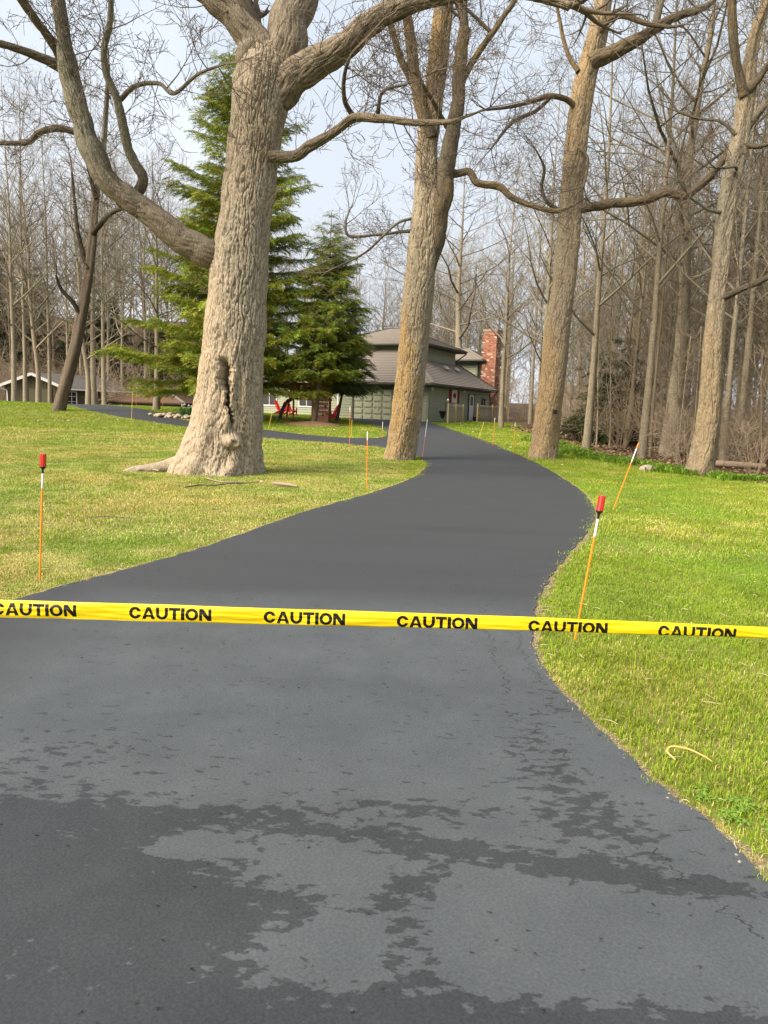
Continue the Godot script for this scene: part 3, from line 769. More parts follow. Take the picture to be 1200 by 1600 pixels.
func make_grass() -> void:
	var sets := []                                        # near, middle, far; each green, mixed, straw
	for a in [[110, 0.2, 0.04, 0.0036], [85, 0.34, 0.048, 0.0068], [75, 0.62, 0.065, 0.013]]:
		for s in [0.14, 0.48, 0.8]: sets.append(clump(a[0], a[1], a[2], a[3], s))
	var xs := []
	var cs := []
	for i in 9:
		var tx: Array[Transform3D] = []
		var tc: Array[Color] = []
		xs.append(tx); cs.append(tc)
	var dense := [0.105, 0.19, 0.36]
	var from := [1.6, 8.5, 25.0]
	var to := [8.5, 25.0, 59.0]
	for l in 3:
		var d: float = from[l]
		while d < to[l]:
			var half := 0.57 * d + 2.4
			var x := -half
			while x < half:
				var px: float = x + rng.randf_range(-0.5, 0.5) * dense[l]
				var pz: float = -(d + rng.randf_range(-0.5, 0.5) * dense[l])
				x += dense[l]
				if px > wood_edge(-pz) + 0.5 * noise_c.get_noise_2d(px * 3.0, pz * 3.0): continue
				if bare_spot(px, pz) or in_drive(Vector2(px, pz)): continue
				if px < -8.0 and pz < -54.0: continue
				if l == 0 and (in_drive(Vector2(px - 0.06, pz)) or in_drive(Vector2(px + 0.06, pz)) or in_drive(Vector2(px, pz + 0.06))): continue
				var n1 := noise_c.get_noise_2d(px * 2.2, pz * 2.2)
				var n2 := noise_b.get_noise_2d(px * 2.6, pz * 2.6)
				var straw := (0.7 if px < 0.5 and pz > -33.0 else 0.22) + 0.45 * n1 + 0.4 * n2 + rng.randf_range(-0.24, 0.24)
				if pz < -33.0 and px < -6.0: straw -= 0.12
				if px > 1.0 and pz > -9.0: straw -= 0.1
				var k := l * 3 + (0 if straw < 0.36 else (1 if straw < 0.68 else 2))
				var sc := rng.randf_range(0.8, 1.2)
				var g := 1.0 + 0.25 * n2 + rng.randf_range(-0.12, 0.12)
				xs[k].append(Transform3D(Basis(Vector3.UP, rng.randf() * TAU).scaled(Vector3(sc, sc * (1.0 + 0.5 * n1), sc)), on(px, pz)))
				cs[k].append(Color(g * (1.0 + 0.2 * n1), g, g))
			d += dense[l]
	for i in drive_poly.size():                           # dry stalks and thatch along the cut edge
		var p := drive_poly[i]
		if p.y > 1.0 or p.y < -34.0: continue
		var q := drive_poly[(i + 1) % drive_poly.size()]
		var m := maxi(1, int(p.distance_to(q) / 0.035))
		for s in m:
			var e := p.lerp(q, float(s) / m) + Vector2(rng.randf_range(-1, 1), rng.randf_range(-1, 1)) * 0.065
			if in_drive(e): continue
			xs[2].append(Transform3D(Basis(Vector3.UP, rng.randf() * TAU).scaled(Vector3(0.24, rng.randf_range(0.4, 0.8), 0.24)), on(e.x, e.y, 0.008)))
			var g := rng.randf_range(0.8, 1.3)
			cs[2].append(Color(g, g * 0.93, g * 0.85))
	for k in 9:
		var o := multi(numbered("lawn_grass"), sets[k], M.grass, xs[k], cs[k])
		add_child(o)
		tag(o, ["green", "mixed green and yellow", "straw yellow"][k % 3] + " short lawn grass " + ["on the verges nearest the tape", "around the old maples", "on the far lawns before the buildings"][k / 3], "grass", "", "stuff")

func make_edge_grit() -> void:
	var soil := MB.new()                                  # the strip of dry bare soil where the sod was cut back
	var n := drive_poly.size()
	for i in n:
		var p0 := drive_poly[i]
		var p1 := drive_poly[(i + 1) % n]
		if p0.y > -0.5 or p0.y < -20.0 or p1.y > -0.5: continue
		var k := soil.v.size()
		for q in 2:
			var p := p0 if q == 0 else p1
			var a := drive_poly[(i + q - 1 + n) % n]
			var b := drive_poly[(i + q + 1) % n]
			var o := (b - a).orthogonal().normalized()
			if in_drive(p + o * 0.03): o = -o
			var w := 0.06 + 0.06 * noise_a.get_noise_2d(p.x * 5.0, p.y * 5.0)
			soil.v.append(on(p.x - o.x * 0.004, p.y - o.y * 0.004, 0.012)); soil.v.append(on(p.x + o.x * w, p.y + o.y * w, 0.004))
			for t in 2:
				var g := 1.0 + 0.5 * noise_a.get_noise_2d(p.x * 20.0 + t * 9.0, p.y * 20.0)
				soil.c.append(Color(0.27 * g, 0.215 * g, 0.145 * g))
		soil.ix.append_array([k, k + 1, k + 3, k, k + 3, k + 2])
	tag(part("soil_edge", soil, M.ground, self), "", "", "", "structure")
	var mb := MB.new()
	for f in 2:
		var p := [Vector3(-1, 0, -0.7), Vector3(1, 0, -0.8), Vector3(0.8, 0, 0.9), Vector3(-0.9, 0, 0.7), Vector3(0.1, 0.8, 0)]
		if f == 0:
			for i in 4: mb.tri(p[(i + 1) % 4], p[i], p[4])
	var xs: Array[Transform3D] = []
	var cs: Array[Color] = []
	for i in drive_poly.size():
		var p := drive_poly[i]
		if p.y > 0.0 or p.y < -16.0: continue
		var q := drive_poly[(i + 1) % drive_poly.size()]
		var m := int(p.distance_to(q) / 0.0022)
		for s in m:
			var e := p.lerp(q, float(s) / m) + Vector2(rng.randfn(0, 0.024), rng.randfn(0, 0.024))
			var inside := in_drive(e)
			if inside and rng.randf() < 0.93: continue
			var sc := rng.randf_range(0.0018, 0.006)
			xs.append(Transform3D(Basis(Vector3.UP, rng.randf() * TAU).scaled_local(Vector3(sc, sc, sc * rng.randf_range(0.6, 2.5))), on(e.x, e.y, 0.022 if inside else 0.012)))
			var g := rng.randf_range(0.1, 0.34)
			cs.append(Color(g, g * 0.84, g * 0.62))
	var o := multi("edge_grit", mb.commit(), M.tint, xs, cs)
	add_child(o)
	tag(o, "pale grit and thatch crumbs along the driveway's edge", "grit", "", "stuff")

func make_debris() -> void:
	# dead stalks in the lawn, and crumbs, bud scales and twig ends that have blown onto the sealer
	var mb := MB.new()
	mb.tube(PackedVector3Array([Vector3(-0.5, 0, 0), Vector3(-0.1, 0.03, 0.05), Vector3(0.25, 0.02, 0.02), Vector3(0.5, 0, -0.06)]), PackedFloat32Array([0.012, 0.016, 0.014, 0.008]), 4)
	var stalk := mb.commit()
	var xs: Array[Transform3D] = []
	var cs: Array[Color] = []
	for i in 900:
		var d := 2.0 + 22.0 * pow(rng.randf(), 1.5)
		var x := rng.randf_range(-0.56, 0.56) * d
		if in_drive(Vector2(x, -d)) or x > wood_edge(d): continue
		var l := rng.randf_range(0.03, 0.11)
		xs.append(Transform3D(Basis(Vector3.UP, rng.randf() * TAU).scaled_local(Vector3(l, 0.16, l * 0.6 + 0.06)), on(x, -d, rng.randf_range(0.015, 0.04))))
		var g := rng.randf_range(0.6, 1.2)
		cs.append(Color(0.5 * g, 0.42 * g, 0.26 * g))
	var o := multi("dead_stalks", stalk, M.tint, xs, cs)
	add_child(o)
	tag(o, "pale dead stalks lying loose in the lawn", "stalks", "", "stuff")
	xs = []
	cs = []
	for i in 170:
		var d := 1.7 + 14.0 * pow(rng.randf(), 1.7)
		var x := rng.randf_range(-0.56, 0.5) * d
		if not in_drive(Vector2(x, -d)): continue
		var l := rng.randf_range(0.005, 0.014) if rng.randf() < 0.95 else rng.randf_range(0.02, 0.06)
		xs.append(Transform3D(Basis(Vector3.UP, rng.randf() * TAU).scaled_local(Vector3(l, 0.1, 0.12)), on(x, -d, 0.024)))
		var g := rng.randf_range(0.015, 0.05) if rng.randf() < 0.97 else 0.3
		cs.append(Color(g, g * 0.9, g * 0.8))
	o = multi("driveway_debris", stalk, M.tint, xs, cs)
	add_child(o)
	tag(o, "dark crumbs and twig ends scattered on the driveway", "debris", "", "stuff")

# ------------------------------------------------------------------ tape and markers
const WIDE := 0.076
func tape_texture() -> ImageTexture:
	# One repeat: CAUTION in heavy wide capitals. Letters are strokes, measured in letter heights.
	var w := 1536
	var h := 192
	var im := Image.create(w, h, false, Image.FORMAT_RGB8)
	im.fill(Color(0.84, 0.745, 0.05))
	var ink := Color(0.035, 0.032, 0.03)
	var H := h * 0.70
	var top := h * 0.16
	var x0 := 120.0
	var letters := ["C", "A", "U", "T", "I", "O", "N"]
	var wide := [1.02, 1.1, 1.02, 0.96, 0.3, 1.1, 1.04]
	for k in 7:
		var lw: float = wide[k]
		for j in int(H) + 1:
			for i in int(lw * H) + 1:
				var x := i / H
				var y := j / H
				var hit := false
				match letters[k]:
					"I": hit = true
					"T": hit = y < 0.225 or absf(x - lw / 2) < 0.145
					"U":
						if y < 0.52: hit = x < 0.27 or x > lw - 0.27
						else:
							var e := Vector2((x - lw / 2) / (lw / 2), (y - 0.52) / 0.48).length()
							var f := Vector2((x - lw / 2) / (lw / 2 - 0.27), (y - 0.52) / 0.25).length()
							hit = e < 1.0 and f > 1.0
					"N": hit = x < 0.26 or x > lw - 0.26 or absf(x - 0.13 - y * (lw - 0.26)) < 0.2
					"A":
						var c := absf(x - lw / 2)
						hit = (c < 0.16 + y * (lw / 2 - 0.16) and c > y * (lw / 2 - 0.14) - 0.15 and (y < 0.3 or c > (y - 0.28) * 0.55)) and not (y > 0.28 and y < 0.62 and c < (y - 0.28) * 0.5)
						if y > 0.62 and y < 0.81 and c < 0.16 + y * (lw / 2 - 0.16): hit = true
						if y >= 0.81: hit = c < 0.16 + y * (lw / 2 - 0.16) and c > y * (lw / 2 - 0.16) - 0.14
					_:
						var e := Vector2((x - lw / 2) / (lw / 2), (y - 0.5) / 0.5)
						var f := Vector2((x - lw / 2) / (lw / 2 - 0.28), (y - 0.5) / 0.27)
						hit = e.length() < 1.0 and f.length() > 1.0
						if letters[k] == "C" and x > lw * 0.62 and absf(y - 0.5) < 0.135: hit = false
				if hit: im.set_pixel(int(x0 + i), int(top + j), ink)
		x0 += (lw + 0.075) * H
	return ImageTexture.create_from_image(im)

func make_tape() -> void:
	var m := mat(1, 1, 1, 0.32, 0.5)
	m.albedo_texture = tape_texture()
	m.backlight_enabled = true
	m.backlight = Color(0.25, 0.22, 0.02)
	var mb := MB.new()
	var nu := 420
	var nv := 22
	var x0 := -3.3
	var x1 := 3.15
	for i in nu + 1:
		var x := lerpf(x0, x1, float(i) / nu)
		var sag := 0.0005 * sin(x * 5.0) - 0.006 * x - 0.0055 * pow(maxf(x, 0.0), 2)
		var flat_to := clampf(lerpf(0.0745, 0.046, (x + 1.3) / 2.8), 0.042, 0.08)      # below this the tape turns under, more towards the right
		var wav := 0.003 * sin(x * 2.1 + 0.6) + 0.0015 * sin(x * 6.0)
		for j in nv + 1:
			var s := WIDE * j / nv
			var y := -s
			var z := 0.0
			z -= 0.006 * pow(maxf(0.0, 1.0 - s / 0.02), 2)                               # the top edge rolls back
			z += 0.004 * sin(s / WIDE * PI) + 0.002 * sin(x * 9.0 + s * 60.0) + 0.0028 * noise_a.get_noise_2d(x * 7.0 + s * 40.0, s * 90.0 - x * 3.0)
			if s > flat_to:
				var q := s - flat_to
				var rad := 0.009
				var ang := minf(q / rad, 2.6)
				y = -flat_to - sin(ang) * rad
				z -= (1.0 - cos(ang)) * rad
				var rest := q - 2.6 * rad
				if rest > 0.0:
					y += -cos(2.6) * rest; z -= sin(2.6) * rest
			mb.v.append(Vector3(x, 0.714 + sag + y, -3.2 - 0.035 * x + z + wav))
			mb.u.append(Vector2((x - 0.0275) / 0.586, s / WIDE))
	for i in nu:
		for j in nv:
			var a := i * (nv + 1) + j
			mb.ix.append_array([a, a + nv + 2, a + 1, a, a + nv + 1, a + nv + 2])
	tag(part("caution_tape", mb, m, self, true), "yellow plastic tape printed CAUTION stretched across the driveway", "tape")
	for x in [x0, x1]:
		var t := thing("tape_post", "slim wooden post holding the tape at the " + ("left" if x < 0 else "right") + " end, outside the picture", "post", on(x, -3.2 - 0.035 * x))
		var p := MB.new()
		p.lathe(Vector3.ZERO, [[0.022, -0.2], [0.022, 0.93], [0.018, 0.95], [0.0, 0.955]], 10)
		part("post", p, M.stake_wood, t, true)

# Fibreglass markers: base, lean (the top's offset), radius, what the top is, colours.
func marker(base: Vector3, top: Vector3, kind: String, label: String) -> void:
	var t := thing("driveway_marker", label, "marker", base, "thin driveway markers" if kind != "reflector" else "markers with red reflectors")
	var up := top.normalized()
	var l := top.length()
	var r := 0.0075 if kind == "reflector" else 0.0085
	var rod: Material = {"reflector": M.orange, "orange": M.orange, "tipped": M.orange, "yellow": M.yellow, "pink": M.pink}[kind]
	var cut: float = l * {"reflector": 0.83, "orange": 0.86, "tipped": 0.72, "yellow": 0.97, "pink": 0.55}[kind] if kind != "reflector" else l - 0.30
	var mb := MB.new()
	mb.lathe(Vector3.ZERO, [[r, -0.12], [r, cut]], 10, up)
	part("rod", mb, rod, t, true)
	if kind == "reflector":
		mb = MB.new()
		mb.lathe(Vector3.ZERO, [[r * 1.08, cut], [r * 1.08, l - 0.165]], 10, up)
		part("white_band", mb, M.white, t, true)
		mb = MB.new()
		mb.lathe(Vector3.ZERO, [[0.007, l - 0.175], [0.009, l - 0.165], [0.009, l - 0.14], [0.016, l - 0.125], [0.026, l - 0.118], [0.0262, l - 0.108], [0.0, l - 0.108]], 14, up)
		part("socket", mb, M.black, t, true)
		mb = MB.new()
		mb.lathe(Vector3.ZERO, [[0.0, l - 0.112], [0.0245, l - 0.112], [0.0248, l - 0.004], [0.022, l], [0.0, l + 0.001]], 9, up)
		part("reflector", mb, M.red_lens, t)
		mb = MB.new()
		for k in 9:
			var a := TAU * k / 9
			var x := up.cross(Vector3(0.3, 0.1, 0.9)).normalized()
			var d := x * cos(a) + up.cross(x) * sin(a)
			mb.bar(d * 0.0247 + up * (l - 0.112), d * 0.0247 + up * (l - 0.002), 0.0024, 0.0024)
		part("rib", mb, M.red_rib, t)
	else:
		mb = MB.new()
		mb.lathe(Vector3.ZERO, [[r * 1.1, cut], [r * 1.1, l], [0.0, l + 0.004]], 10, up)
		part("white_band", mb, M.white if kind != "yellow" else M.yellow_pale, t, true)
		if kind == "tipped":
			mb = MB.new()
			mb.lathe(Vector3.ZERO, [[r * 1.2, l * 0.93], [r * 1.2, l + 0.006], [0.0, l + 0.012]], 10, up)
			part("tip", mb, M.orange, t, true)

func fallen_stick(called: String, label: String, flat: Array, mtl: Material, category := "stick") -> void:
	var base := on(flat[0], flat[1])
	var s := []
	for i in range(0, flat.size(), 3):
		var p := on(flat[i], flat[i + 1], flat[i + 2] * 0.9 + 0.035) - base
		s.append_array([p.x, p.y, p.z, flat[i + 2]])
	var q := resample(s, 0.05)
	var t := thing(called, label, category, base)
	var mb := MB.new()
	mb.tube(q[0], q[1], 7)
	part("stem", mb, mtl, t)

# ------------------------------------------------------------------ buildings
# Lap boards from a to b (bottom line, outside to the right of a->b seen from above ... given by out), as one wall part with real laps.
func siding(mb: MB, a: Vector3, b: Vector3, tall: float, out: Vector3, lap := 0.19) -> void:
	var y := 0.0
	while y < tall - 0.001:
		var y1 := minf(y + lap, tall)
		var u := Vector3.UP
		mb.quad(a + u * y + out * 0.05, b + u * y + out * 0.05, b + u * y1 + out * 0.006, a + u * y1 + out * 0.006)
		mb.quad(a + u * y, b + u * y, b + u * y + out * 0.05, a + u * y + out * 0.05)
		y = y1

func wall(called: String, parent: Node3D, a: Vector3, b: Vector3, tall: float, mtl: Material, lap := 0.19) -> MeshInstance3D:
	var mb := MB.new()
	var d := (b - a).normalized()
	var out := d.cross(Vector3.UP)
	siding(mb, a, b, tall, out, lap)
	mb.poly([a + out * 0.002, a + Vector3.UP * tall + out * 0.002, b + Vector3.UP * tall + out * 0.002, b + out * 0.002], -out * 0.15)
	return part(called, mb, mtl, parent)

# A hip roof over x0..x1, z0..z1 with its eave at y: four sloped slabs; the ridge runs along the longer side.
func hip(called: String, parent: Node3D, x0: float, x1: float, z0: float, z1: float, y: float, slope: float, mtl: Material) -> MeshInstance3D:
	var mb := MB.new()
	var half := minf(x1 - x0, z1 - z0) * 0.5
	var top := y + half * slope
	var r0: Vector3
	var r1: Vector3
	if x1 - x0 > z1 - z0:
		r0 = Vector3(x0 + half, top, (z0 + z1) / 2); r1 = Vector3(x1 - half, top, (z0 + z1) / 2)
	else:
		r0 = Vector3((x0 + x1) / 2, top, z0 + half); r1 = Vector3((x0 + x1) / 2, top, z1 - half)
	var a := Vector3(x0, y, z1)
	var b := Vector3(x1, y, z1)
	var c := Vector3(x1, y, z0)
	var d := Vector3(x0, y, z0)
	var th := Vector3(0, -0.07, 0)
	if x1 - x0 > z1 - z0:
		mb.poly([a, b, r1, r0], th); mb.poly([b, c, r1], th); mb.poly([c, d, r0, r1], th); mb.poly([d, a, r0], th)
	else:
		mb.poly([a, b, r1], th); mb.poly([b, c, r0, r1], th); mb.poly([c, d, r0], th); mb.poly([d, a, r1, r0], th)
	var long := x1 - x0 > z1 - z0
	for q in ([[a, b, r0, r1], [b, c, r1, r1], [c, d, r1, r0], [d, a, r0, r0]] if long else [[a, b, r1, r1], [b, c, r1, r0], [c, d, r0, r0], [d, a, r0, r1]]):
		var up: Vector3 = (q[1] - q[0]).cross(q[2] - q[0]).normalized()      # shingle courses, each lapping the one below
		if up.y < 0.0: up = -up
		var m := int((q[2] - q[0]).length() / 0.27)
		for i in m:
			var t0 := float(i) / m
			var t1 := float(i + 1) / m
			var e0: Vector3 = q[0].lerp(q[2], t0) + up * 0.035
			var e1: Vector3 = q[1].lerp(q[3], t0) + up * 0.035
			mb.quad(e0, e1, q[1].lerp(q[3], t1) + up * 0.006, q[0].lerp(q[2], t1) + up * 0.006)
			mb.quad(e0 - up * 0.034, e1 - up * 0.034, e1, e0)
	var o := part(called, mb, mtl, parent)
	var cap := MB.new()                                     # hip and ridge caps
	for e in [[a, r0 if x1 - x0 > z1 - z0 else r1], [b, r1], [c, r1 if x1 - x0 > z1 - z0 else r0], [d, r0], [r0, r1]]:
		if (e[0] as Vector3).distance_to(e[1]) > 0.3: cap.bar(e[0] + Vector3(0, 0.04, 0), e[1] + Vector3(0, 0.04, 0), 0.26, 0.03)
	part("ridge_cap", cap, M.roof_cap, o)
	return o

func eaves(parent: Node3D, x0: float, x1: float, z0: float, z1: float, y: float, deep: float, fascia: Material, soffit: Material) -> void:
	for e in [[Vector3(x0, 0, z1), Vector3(x1, 0, z1)], [Vector3(x1, 0, z1), Vector3(x1, 0, z0)], [Vector3(x1, 0, z0), Vector3(x0, 0, z0)], [Vector3(x0, 0, z0), Vector3(x0, 0, z1)]]:
		var mb := MB.new()
		mb.bar(e[0] + Vector3(0, y - 0.115, 0), e[1] + Vector3(0, y - 0.115, 0), 0.05, 0.15)
		mb.bar(e[0] + Vector3(0, y - 0.075, 0) + (e[1] - e[0]).normalized().cross(Vector3.UP) * 0.07, e[1] + Vector3(0, y - 0.075, 0) + (e[1] - e[0]).normalized().cross(Vector3.UP) * 0.07, 0.1, 0.09)
		part("gutter", mb, fascia, parent)
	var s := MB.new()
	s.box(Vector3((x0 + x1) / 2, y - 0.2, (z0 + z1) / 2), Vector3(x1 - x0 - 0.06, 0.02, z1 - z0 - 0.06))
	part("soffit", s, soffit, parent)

func framed(called: String, parent: Node3D, at: Vector3, size: Vector2, turn: float, frame: Material, glass: Material, cols: int, rows: int) -> void:
	var o := MeshInstance3D.new()
	var b := Basis(Vector3.UP, turn)
	var mb := MB.new()
	var w := 0.08
	for s in [-1, 1]:
		mb.box(at + b * Vector3(s * (size.x / 2 - w / 2), 0, 0.035), Vector3(w, size.y, 0.07), b)
		mb.box(at + b * Vector3(0, s * (size.y / 2 - w / 2), 0.034), Vector3(size.x - 2 * w, w, 0.066), b)
	for i in range(1, cols): mb.box(at + b * Vector3(size.x * (float(i) / cols - 0.5), 0, 0.03), Vector3(0.035, size.y - 2 * w, 0.04), b)
	for j in range(1, rows): mb.box(at + b * Vector3(0, size.y * (float(j) / rows - 0.5), 0.029), Vector3(size.x - 2 * w, 0.035, 0.036), b)
	var f := part(called, mb, frame, parent)
	mb = MB.new()
	mb.box(at + b * Vector3(0, 0, 0.016), Vector3(size.x - w, size.y - w, 0.01), b)
	part("pane", mb, glass, f)

func make_house() -> void:
	var base := on(2.68, -50.53)
	base.y = 0.83
	var t := thing("green_house", "sage green lap-sided house with garage, brown hip roofs and brick chimney", "house", base)
	t.rotation.y = deg_to_rad(-28)
	var G: Material = M.sage
	# garage
	var f := wall("garage_front_wall", t, Vector3(-7.0, -0.1, 0), Vector3(0, -0.1, 0), 2.55, G)
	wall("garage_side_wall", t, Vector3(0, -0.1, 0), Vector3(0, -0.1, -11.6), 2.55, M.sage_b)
	wall("garage_back_wall", t, Vector3(0, -0.1, -11.6), Vector3(-7, -0.1, -11.6), 2.55, G)
	for c in [Vector3(0.02, 1.17, 0.02), Vector3(0.02, 1.17, -11.62)]:
		var mb := MB.new()
		mb.box(c, Vector3(0.13, 2.52, 0.13))
		part("corner_board", mb, M.sage_trim, t)
	hip("garage_roof", t, -9.0, 0.55, -12.1, 0.55, 2.6, 0.72, M.roof)
	eaves(t, -9.0, 0.55, -12.1, 0.55, 2.6, 0.55, M.sage_dark, M.soffit)
	# garage door: each panel a piece
	var door := MB.new()
	door.box(Vector3(-3.4, 1.06, 0.03), Vector3(4.6, 2.14, 0.05))
	var d := part("garage_door", door, M.sage_door, t)
	var pan := MB.new()
	var pw := 4.6 / 6
	var ph := 2.14 / 5
	pan.poly([Vector3(-pw / 2 + 0.06, -ph / 2 + 0.05, 0), Vector3(pw / 2 - 0.06, -ph / 2 + 0.05, 0), Vector3(pw / 2 - 0.06, ph / 2 - 0.05, 0), Vector3(-pw / 2 + 0.06, ph / 2 - 0.05, 0)], Vector3(0, 0, -0.07))
	pan.poly([Vector3(-pw / 2 + 0.11, -ph / 2 + 0.1, 0.02), Vector3(pw / 2 - 0.11, -ph / 2 + 0.1, 0.02), Vector3(pw / 2 - 0.11, ph / 2 - 0.1, 0.02), Vector3(-pw / 2 + 0.11, ph / 2 - 0.1, 0.02)], Vector3(0, 0, -0.03))
	var pm := pan.commit()
	for i in 6:
		for j in 5:
			var o := part("panel", pm, M.sage_door, d)
			o.position = Vector3(-5.7 + pw * (i + 0.5), -0.01 + ph * (j + 0.5), 0.11)
	for x in [-2.6, -3.75]:
		var hb := MB.new()
		hb.box(Vector3(x, 0.78, 0.15), Vector3(0.03, 0.3, 0.04))
		part("handle", hb, M.white, d)
	for q in [[Vector3(-5.78, 1.1, 0.06), Vector3(0.16, 2.3, 0.12)], [Vector3(-1.02, 1.1, 0.06), Vector3(0.16, 2.3, 0.12)], [Vector3(-3.4, 2.22, 0.061), Vector3(4.6, 0.16, 0.12)]]:
		var mb := MB.new()
		mb.box(q[0], q[1])
		part("door_trim", mb, M.sage_dark, t)
	var lamp := MB.new()
	lamp.lathe(Vector3(-0.5, 1.72, 0.14), [[0.02, 0.0], [0.07, 0.06], [0.085, 0.3], [0.03, 0.4], [0.0, 0.42]], 8)
	lamp.box(Vector3(-0.5, 1.95, 0.06), Vector3(0.08, 0.14, 0.12))
	part("wall_lantern", lamp, M.black, t)
	# upper storey
	wall("upper_front_wall", t, Vector3(-9, 3.2, -3), Vector3(-2.0, 3.2, -3), 2.3, G)
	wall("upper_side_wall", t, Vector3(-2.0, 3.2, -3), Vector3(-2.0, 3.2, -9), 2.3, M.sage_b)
	hip("upper_roof", t, -10.0, -1.35, -9.7, -2.35, 5.45, 0.41, M.roof)
	eaves(t, -10.0, -1.35, -9.7, -2.35, 5.5, 0.6, M.sage_dark, M.soffit)
	for z in [-5.3, -7.3]:
		var vb := MB.new()
		vb.box(Vector3(-1.05, 3.95, z), Vector3(0.35, 0.12, 0.5), Basis(Vector3(0, 0, 1), -0.62))
		part("roof_vent", vb, M.vent, t)
	# back wing
	wall("wing_front_wall", t, Vector3(-8, 2.4, -13), Vector3(-1.7, 2.4, -13), 2.75, M.sage_light)
	wall("wing_side_wall", t, Vector3(-1.7, -0.2, -13), Vector3(-1.7, -0.2, -17), 5.35, G)
	var cb := MB.new()
	cb.box(Vector3(-1.68, 3.75, -12.98), Vector3(0.13, 2.6, 0.13))
	part("corner_board", cb, M.sage_trim, t)
	hip("wing_roof", t, -9.0, -0.9, -17.5, -12.3, 5.1, 0.42, M.roof)
	eaves(t, -9.0, -0.9, -17.5, -12.3, 5.1, 0.7, M.sage_dark, M.soffit)
	# the long wing to the left, behind the spruces
	wall("left_wing_wall", t, Vector3(-20, -0.2, -3.2), Vector3(-7, -0.2, -3.2), 2.75, G)
	wall("left_wing_end", t, Vector3(-20, -0.2, -11), Vector3(-20, -0.2, -3.2), 2.75, G)
	hip("left_wing_roof", t, -20.8, -6.6, -11.5, -2.6, 2.65, 0.5, M.roof)
	eaves(t, -20.8, -6.6, -11.5, -2.6, 2.65, 0.6, M.sage_dark, M.soffit)
	framed("window", t, Vector3(-15.5, 1.35, -3.17), Vector2(1.5, 1.2), 0, M.white, M.glass, 2, 1)
	framed("window", t, Vector3(-11.9, 1.35, -3.17), Vector2(1.5, 1.2), 0, M.white, M.glass, 2, 1)
	framed("window", t, Vector3(-8.6, 1.25, -3.17), Vector2(0.9, 1.9), 0, M.white, M.glass, 1, 2)
	# chimney of clinker brick with white-washed odd bricks
	var ch := MB.new()
	ch.box(Vector3(-0.55, 3.6, -13.2), Vector3(1.12, 7.5, 1.1))
	ch.box(Vector3(-0.55, 7.43, -13.2), Vector3(1.24, 0.2, 1.22))
	var chim := part("chimney", ch, M.brick, t)
	var rows := 92
	var bm := BoxMesh.new()
	bm.size = Vector3(0.2, 0.064, 0.02)
	var bs := BoxMesh.new()
	bs.size = Vector3(0.02, 0.064, 0.2)
	var xs: Array[Transform3D] = []
	var cs: Array[Color] = []
	for face in 2:
		for j in rows:
			for i in 5:
				var off := 0.11 if j % 2 else 0.0
				var q := -0.5 + 0.222 * i + off - 0.05
				if q > 0.48: continue
				var p := Vector3(-0.55 + q, 0.0 + j * 0.079, -12.646) if face == 0 else Vector3(0.014, j * 0.079, -13.2 + q)
				xs.append(Transform3D(Basis(Vector3.UP, 0.0 if face == 0 else PI / 2), p + (Vector3(0, 0, 1) if face == 0 else Vector3(1, 0, 0)) * rng.randf_range(-0.004, 0.008)))
				var g := rng.randf_range(0.6, 1.35)
				cs.append(Color(0.62, 0.56, 0.48) if rng.randf() < 0.07 else Color(0.34 * g, 0.15 * g, 0.1 * g))
	var bricks := multi("bricks", bm, M.tint, xs, cs)
	bricks.set_meta("kind", "stuff")
	chim.add_child(bricks, true)
	# side wall: flag board, white door, lights, downpipe
	framed("side_window", t, Vector3(0.03, 1.45, -10.3), Vector2(0.7, 0.9), PI / 2, M.sage_dark, M.glass, 1, 2)
	var sd := MB.new()
	sd.box(Vector3(0.05, 1.02, -7.7), Vector3(0.06, 2.1, 0.95))
	var sdoor := part("side_door", sd, M.white, t)
	for q in [[Vector3(0.09, 1.65, -7.7), Vector3(0.02, 0.65, 0.5), M.glass], [Vector3(0.09, 0.62, -7.48), Vector3(0.02, 0.95, 0.3), M.white], [Vector3(0.09, 0.62, -7.92), Vector3(0.02, 0.95, 0.3), M.white]]:
		var mb := MB.new()
		mb.box(q[0], q[1])
		part("door_panel", mb, q[2], sdoor)
	for z in [-7.16, -8.24]:
		var mb := MB.new()
		mb.box(Vector3(0.05, 1.05, z), Vector3(0.1, 2.2, 0.12))
		part("door_frame", mb, M.sage_dark, sdoor)
	for q in [[-0.25, 2.28], [-5.9, 2.3]]:
		var mb := MB.new()
		mb.lathe(Vector3(0.12, q[1], q[0] - 0.1), [[0.0, -0.12], [0.1, -0.1], [0.12, 0.02], [0.05, 0.1], [0.0, 0.1]], 10)
		mb.box(Vector3(0.06, q[1] + 0.06, q[0] - 0.1), Vector3(0.1, 0.08, 0.08))
		part("flood_light", mb, M.white, t)
	var dp := MB.new()
	dp.bar(Vector3(0.55, 2.4, -11.9), Vector3(0.1, 1.9, -11.75), 0.08, 0.08)
	dp.bar(Vector3(0.1, 1.9, -11.75), Vector3(0.1, 0.0, -11.75), 0.08, 0.08)
	part("downpipe", dp, M.sage_dark, t)
	var up := MB.new()
	up.bar(Vector3(-1.3, 5.3, -9.6), Vector3(-1.9, 4.7, -9.1), 0.08, 0.08)
	up.bar(Vector3(-1.9, 4.7, -9.1), Vector3(-1.9, 3.6, -9.1), 0.08, 0.08)
	part("downpipe", up, M.sage_dark, t)
	# what hangs and stands at the side wall
	var hx := t.transform
	var flag := thing("flag_board", "red and white wooden board with a dark red maple leaf on the green wall", "sign", hx * Vector3(0.06, 1.42, -4.35))
	flag.rotation.y = t.rotation.y + PI / 2
